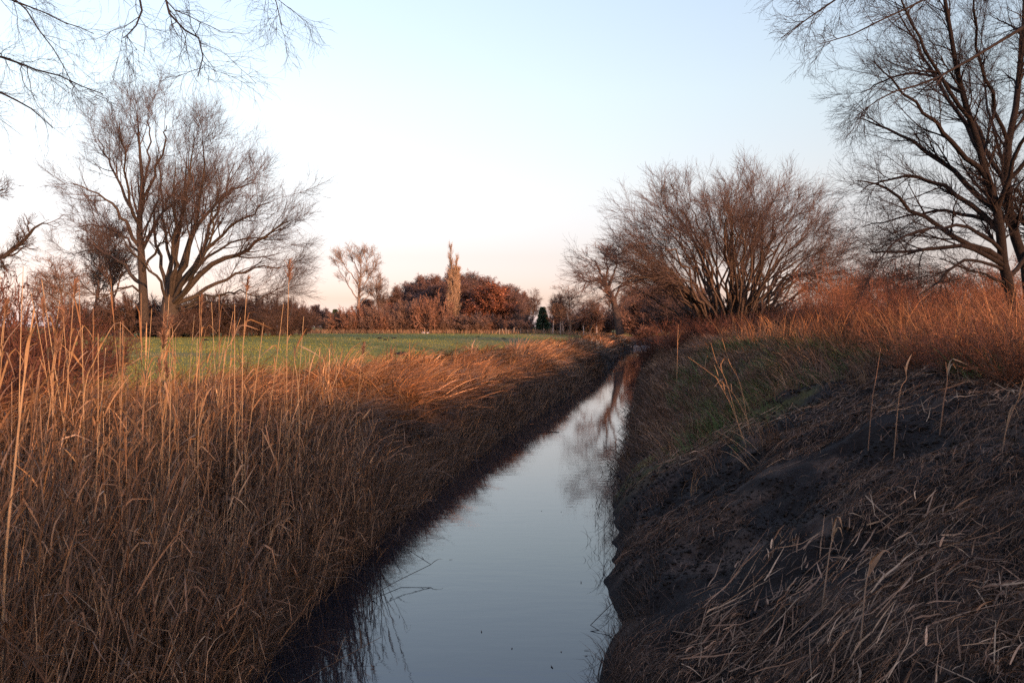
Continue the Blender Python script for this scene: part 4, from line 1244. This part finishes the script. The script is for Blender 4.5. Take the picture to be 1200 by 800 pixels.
reed(-8, 4.2, [(4, 700), (18, 540), (30, 430), (40, 362)], 'tallest thick reed stalk at the very left edge of the foreground', nleaf=2, r=.0085, seed=1, tmin=.5)
reed(60, 7.5, [(62, 470), (64, 400), (70, 352)], 'tan reed stalk with arching leaves near the left edge', nleaf=5, r=.006, seed=2, tmin=.55)
reed(92, 7.5, [(98, 470), (112, 420), (130, 384)], 'reed stalk leaning right with a bent leaf, second from the left edge', nleaf=4, seed=3, tmin=.5)
reed(166, 8.0, [(168, 500), (170, 440), (172, 398)], 'reed stalk with one broad bent leaf at its top above the left bed', nleaf=5, seed=4, tmin=.6)
reed(282, 9.0, [(284, 440), (286, 390), (290, 326)], 'tall reed stalk with a short brown plume against the thicket, left of two', nleaf=3, plume=.16, seed=5, tmin=.5)
reed(275, 8.6, [(275, 440), (275, 400), (275, 356)], 'straight bare reed stalk without plume just left of the plumed one', nleaf=2, seed=6, tmin=.4)
reed(336, 10.0, [(336, 440), (337, 380), (339, 306)], 'tallest reed stalk with drooping brown plume against the sky', nleaf=2, plume=.26, seed=7, tmin=.4)
reed(194, 11.0, [(193, 440), (194, 400), (193, 368)], 'reed with a pale round fluffy plume in front of the spreading willow', nleaf=2, plume=.2, seed=8, tmin=.4)
reed(256, 9.5, [(262, 430), (272, 400), (282, 372)], 'thin reed stalk leaning right across the plumed reed', nleaf=2, seed=9, tmin=.5)
reed(352, 9.5, [(350, 470), (345, 420), (352, 398)], 'reed stalk with folded brown leaves near the middle of the left bank', nleaf=7, seed=10, tmin=.55)
reed(232, 7.0, [(232, 560), (233, 500), (238, 466)], 'reed stalk with a sharply bent tip low in the left bed', nleaf=4, seed=11, tmin=.4)
reed(118, 6.6, [(122, 620), (128, 540), (128, 470)], 'slender reed stalk with a few leaves in front of the left straw', nleaf=5, seed=12, tmin=.3)
# bundle on the left bank
bp_ = pix(380, 420, 15.5)
bd = empty('reed_bundle', (bp_[0], bp_[1], float(gh(bp_[0], bp_[1]))), 'upright bundle of pale dead stalks standing on the left bank', 'reeds')
g = np.random.default_rng(77)
for k in range(9):
    P = np.linspace([g.normal() * .06, g.normal() * .06, -.03], [g.normal() * .12, g.normal() * .12, 1.0 + .4 * g.random()], 8) + np.array([.02, 0, 0]) * g.normal(size=(8, 1))
    V, Fc = tubes(P[None], np.linspace(.009, .005, 8)[None], 5)
    mb = MB().add(V, Fc, mixcol(STRAW, [3, 2, 0, 3], 1)[0])
    n_ = 6; tt = g.integers(3, 8, n_)
    mb.add(*blades(P[tt], g.random(n_) * 6.28, .1 + .2 * g.random(n_), .3 + .8 * g.random(n_), .2 + .15 * g.random(n_), np.full(n_, .016), mixcol(STRAW, [3, 2, 0, 3], n_), 5, .5, g=g))
    mb.obj('stalk', M_straw, bd)
# many more reeds of the bed as individuals
g = np.random.default_rng(78)
protos = []
for k in range(4):
    Lk = 1.0
    t = np.linspace(0, 1, 12)
    P = np.stack([.035 * np.sin(t * 2 + k) + .02 * t ** 2 - .035 * math.sin(k), .04 * np.sin(t * 3 + 2 * k) - .04 * math.sin(2 * k), 2.2 * t], -1)
    root = empty('reed_stalk', (0, 0, 0), '-', 'reed')
    reed_mesh(root, P, .0055, 5, .14 if k == 3 else 0, np.array([(.32, .21, .115), (.26, .16, .09), (.36, .25, .14), (.30, .19, .105)][k]), g, tmin=.35)
    protos.append(root)
sp_used = [False] * 4
for k in range(64):
    px = 60 + 370 * g.random() ; Yk = 6 + 5.5 * g.random()
    dd = .1 + min(2.3, .36 * Yk - .7) * g.random()
    x0 = float(edL(Yk)) - dd
    s = (.85 + .3 * g.random())
    j = k % 4
    loc = (x0, Yk, float(gh(x0, Yk)) - .02)
    lab = 'thin dry reed stalk rising among the many others of the left bed' if j < 3 else 'thin dry reed stalk with a small plume among the others of the left bed'
    grp = 'plain reed stalks in the left bed' if j < 3 else 'plumed reed stalks in the left bed'
    if not sp_used[j]:
        sp_used[j] = True; o = protos[j]
        o.location = loc; o.scale = (s, s, s); o['label'] = lab; o['group'] = grp
    else:
        o = dup(protos[j], loc, g.random() * 6.28, (s, s, s), lab, grp)
    o.rotation_euler = (g.normal() * .06, .04 + g.normal() * .07, g.normal() * .6)

# reeds on the right bank
OR = (.36, .2, .10)
reed(880, 13.5, [(868, 452), (855, 425), (846, 396)], 'bent orange reed with pale tip, tallest of four on the right bank', nleaf=4, r=.006, seed=21, col=OR, leaf_len=.3, az0=R(270))
reed(872, 13.2, [(852, 450), (840, 425), (833, 402)], 'orange reed leaning left beside the tallest of four on the right bank', nleaf=4, seed=22, col=OR, leaf_len=.3, az0=R(270))
reed(885, 13.0, [(862, 465), (836, 440), (806, 418)], 'long thin reed bowed far left under the group on the right bank', nleaf=3, r=.004, seed=23, col=OR, leaf_len=.3, az0=R(270))
reed(876, 12.6, [(858, 478), (846, 455), (838, 440)], 'short orange reed with hanging leaves at the front of the right bank group', nleaf=6, seed=24, col=OR, leaf_len=.3, az0=R(270))
reed(793, 26, [(794, 410), (794, 398), (795, 380)], 'thin upright orange stem by the ditch on the far right bank', nleaf=3, seed=25, r=.012, col=OR, leaf_len=.4)
reed(1018, 9.5, [(1022, 470), (1027, 440), (1032, 408)], 'straight dark reed with a broad leaf tip standing on the black slope', nleaf=1, seed=26, tmin=.9, col=(.2, .11, .065))
reed(1048, 9.0, [(1054, 462), (1062, 444), (1060, 430)], 'short curled reed leaf standing on the black slope', nleaf=1, seed=27, tmin=.8, col=(.26, .15, .085))
reed(1102, 9.0, [(1106, 470), (1110, 445), (1108, 424)], 'stout brown reed stub standing on the black slope below the scrub', nleaf=2, seed=28, tmin=.7, r=.008, col=(.2, .11, .065))
reed(1175, 7.0, [(1180, 500), (1192, 470), (1205, 450)], 'reed stalk arching right out of the frame above the slope', nleaf=3, seed=29, col=(.26, .15, .085))
reed(1010, 5.2, [(1014, 690), (1018, 668), (1022, 646)], 'broad pale upright leaf in the straw of the right slope', name='reed_leaf', nleaf=2, seed=30, r=.006, tmin=.5, leaf_w=.03, leaf_len=.2, col=(.26, .17, .11))
reed(965, 6.0, [(972, 648), (976, 628), (975, 606)], 'pale bent leaf stalk with forked tip on the right slope', name='reed_leaf', nleaf=3, seed=31, r=.006, tmin=.5, leaf_w=.022, leaf_len=.2, col=(.26, .17, .11))


# broken reeds in the water
def wreed(label, pixs, r=.004, seed=0, col=(.035, .026, .02)):
    P = []
    for (px, py, h) in pixs:
        x_, y_ = water_hit(px, py)
        k = 1 - h / EYE
        P.append([x_ * k, y_ * k, h])
    P = np.array(P); b0 = P[0].copy(); b0[2] = 0
    root = empty('broken_reed', b0, label, 'reed')
    Q = np.concatenate([np.linspace(P[i], P[i + 1], 5)[:-1] for i in range(len(P) - 1)] + [P[-1:]])
    V, Fc = tubes((Q - b0)[None], np.full((1, len(Q)), r), 5)
    MB().add(V, Fc, np.array(col)).obj('stem', M_straw, root)
    g = np.random.default_rng(seed); n_ = 3
    i = g.integers(1, len(Q), n_)
    MB().add(*blades(Q[i] - b0, g.random(n_) * 6.28, .6 + g.random(n_), 1.6 + g.random(n_), .12 + .12 * g.random(n_), np.full(n_, .01), np.tile(np.array(col) * 1.3, (n_, 1)), 5, .5, g=g)).obj('leaf', M_straw, root)
    return root


wreed('long broken reed bent to a point over the water by the left reeds', [(430, 700, .02), (470, 678, .05), (505, 661, .14), (472, 640, .3), (450, 622, .45)], .004, 1)
wreed('short dark reed piece standing in the water by the left reeds', [(442, 712, -.02), (441, 690, .08), (437, 660, .22)], .005, 2)
wreed('thin dark upright stem standing in the water by the right bank', [(707, 682, -.03), (708, 650, .1), (708, 610, .42)], .004, 3)
wreed('bent reed folded into the water by the right bank in the foreground', [(712, 745, -.03), (692, 732, .03), (712, 712, .14), (724, 700, .22)], .004, 4)
wreed('short stub of reed by the right water edge in front', [(700, 800, -.03), (702, 785, .05), (706, 770, .12)], .006, 5)
wreed('small dark twig drifting on the middle of the water', [(628, 506, .01), (640, 505, .015), (655, 506, .01)], .008, 6)
wreed('thin reed poking from the water near the left bank bend', [(560, 552, -.02), (558, 540, .1), (556, 520, .3)], .005, 7)

# water edge debris on the right
N = 900
x, y, d, w = scatter(N, 5, 40, 1, -.35, .1, .9)
keep = vnoise(y * .8, y * 0, 141) > .45
x, y = x[keep], y[keep]; N = len(x)
mb = MB()
mb.add(*blades(np.stack([x, y, np.full(N, -.02)], -1), rng.random(N) * 6.28, rng.random(N) * .8, .5 + rng.random(N) * 1.5, .06 + .22 * rng.random(N) ** 2, np.maximum(.005, y * .00055),
               mixcol([(.03, .023, .018), (.06, .045, .03)], [2, 1], N), 4, .7, kink=.4))
tag(mb.obj('water_weed', M_straw), 'dark weed and twigs poking from the water along the right edge', 'water weed', kind='stuff')

# ------------------------------------------------------------------ light, sky, camera
AZ, EL = R(145), R(8.0)      # clockwise from the view direction
w = bpy.data.worlds.new('World'); sc.world = w; w.use_nodes = True
nt = w.node_tree; bg = nt.nodes['Background']
sk = nt.nodes.new('ShaderNodeTexSky'); sk.sky_type = 'NISHITA'; sk.sun_disc = False
sk.sun_elevation = EL; sk.sun_rotation = AZ
sk.air_density = 1.0; sk.dust_density = 1.0; sk.ozone_density = 1.0
geo = nt.nodes.new('ShaderNodeTexCoord'); sep = nt.nodes.new('ShaderNodeSeparateXYZ')
nt.links.new(geo.outputs['Generated'], sep.inputs[0])
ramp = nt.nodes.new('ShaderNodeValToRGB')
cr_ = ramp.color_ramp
# sky gain by height: evens the horizon band, brightens overhead as added fill light
SKY_GAIN = [(0, (1.40, 1.36, 2.95)), (.03, (.96, .82, 1.42)), (.08, (1.0, .80, 1.06)), (.156, (1.40, 1.07, 1.10)), (.259, (1.77, 1.42, 1.31)), (.375, (2.02, 1.65, 1.57)), (.45, (2.3, 1.92, 2.25)), (.65, (2.7, 2.35, 2.75)), (1, (2.7, 2.35, 2.6))]
for i, (pos, c) in enumerate(SKY_GAIN):
    e = cr_.elements[0] if i == 0 else (cr_.elements[-1] if i == len(SKY_GAIN) - 1 else cr_.elements.new(pos))
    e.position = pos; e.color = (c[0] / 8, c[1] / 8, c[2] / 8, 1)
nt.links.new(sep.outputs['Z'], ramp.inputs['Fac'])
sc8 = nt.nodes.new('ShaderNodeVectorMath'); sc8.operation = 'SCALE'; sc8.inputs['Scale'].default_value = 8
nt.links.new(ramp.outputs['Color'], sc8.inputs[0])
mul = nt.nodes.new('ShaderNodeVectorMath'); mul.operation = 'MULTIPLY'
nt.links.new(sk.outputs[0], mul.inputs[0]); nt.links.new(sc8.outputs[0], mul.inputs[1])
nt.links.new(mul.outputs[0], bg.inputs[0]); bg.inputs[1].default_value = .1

sl = bpy.data.lights.new('sun', 'SUN'); so = bpy.data.objects.new('sun', sl); COL.objects.link(so)
sl.energy = 3.0; sl.angle = R(.53); sl.color = (1.0, .51, .26)
from mathutils import Vector
dv = Vector((math.sin(AZ) * math.cos(EL), math.cos(AZ) * math.cos(EL), math.sin(EL)))
so.rotation_euler = dv.to_track_quat('Z', 'Y').to_euler(); so.location = (20, -20, 30)

cam = bpy.data.cameras.new('camera'); co = bpy.data.objects.new('camera', cam); COL.objects.link(co)
cam.sensor_width = 36; cam.lens = 36 * F / 1200; cam.clip_end = 12000; cam.clip_start = .05
co.location = (0, 0, EYE); co.rotation_euler = (math.pi / 2 - PITCH, 0, 0)
sc.camera = co
sc.view_settings.view_transform = 'Standard'; sc.view_settings.look = 'None'
sc.view_settings.exposure = 1.3; sc.view_settings.gamma = 1
sc.cycles.use_denoising = False
sc.cycles.max_bounces = 5; sc.cycles.diffuse_bounces = 3; sc.cycles.glossy_bounces = 3
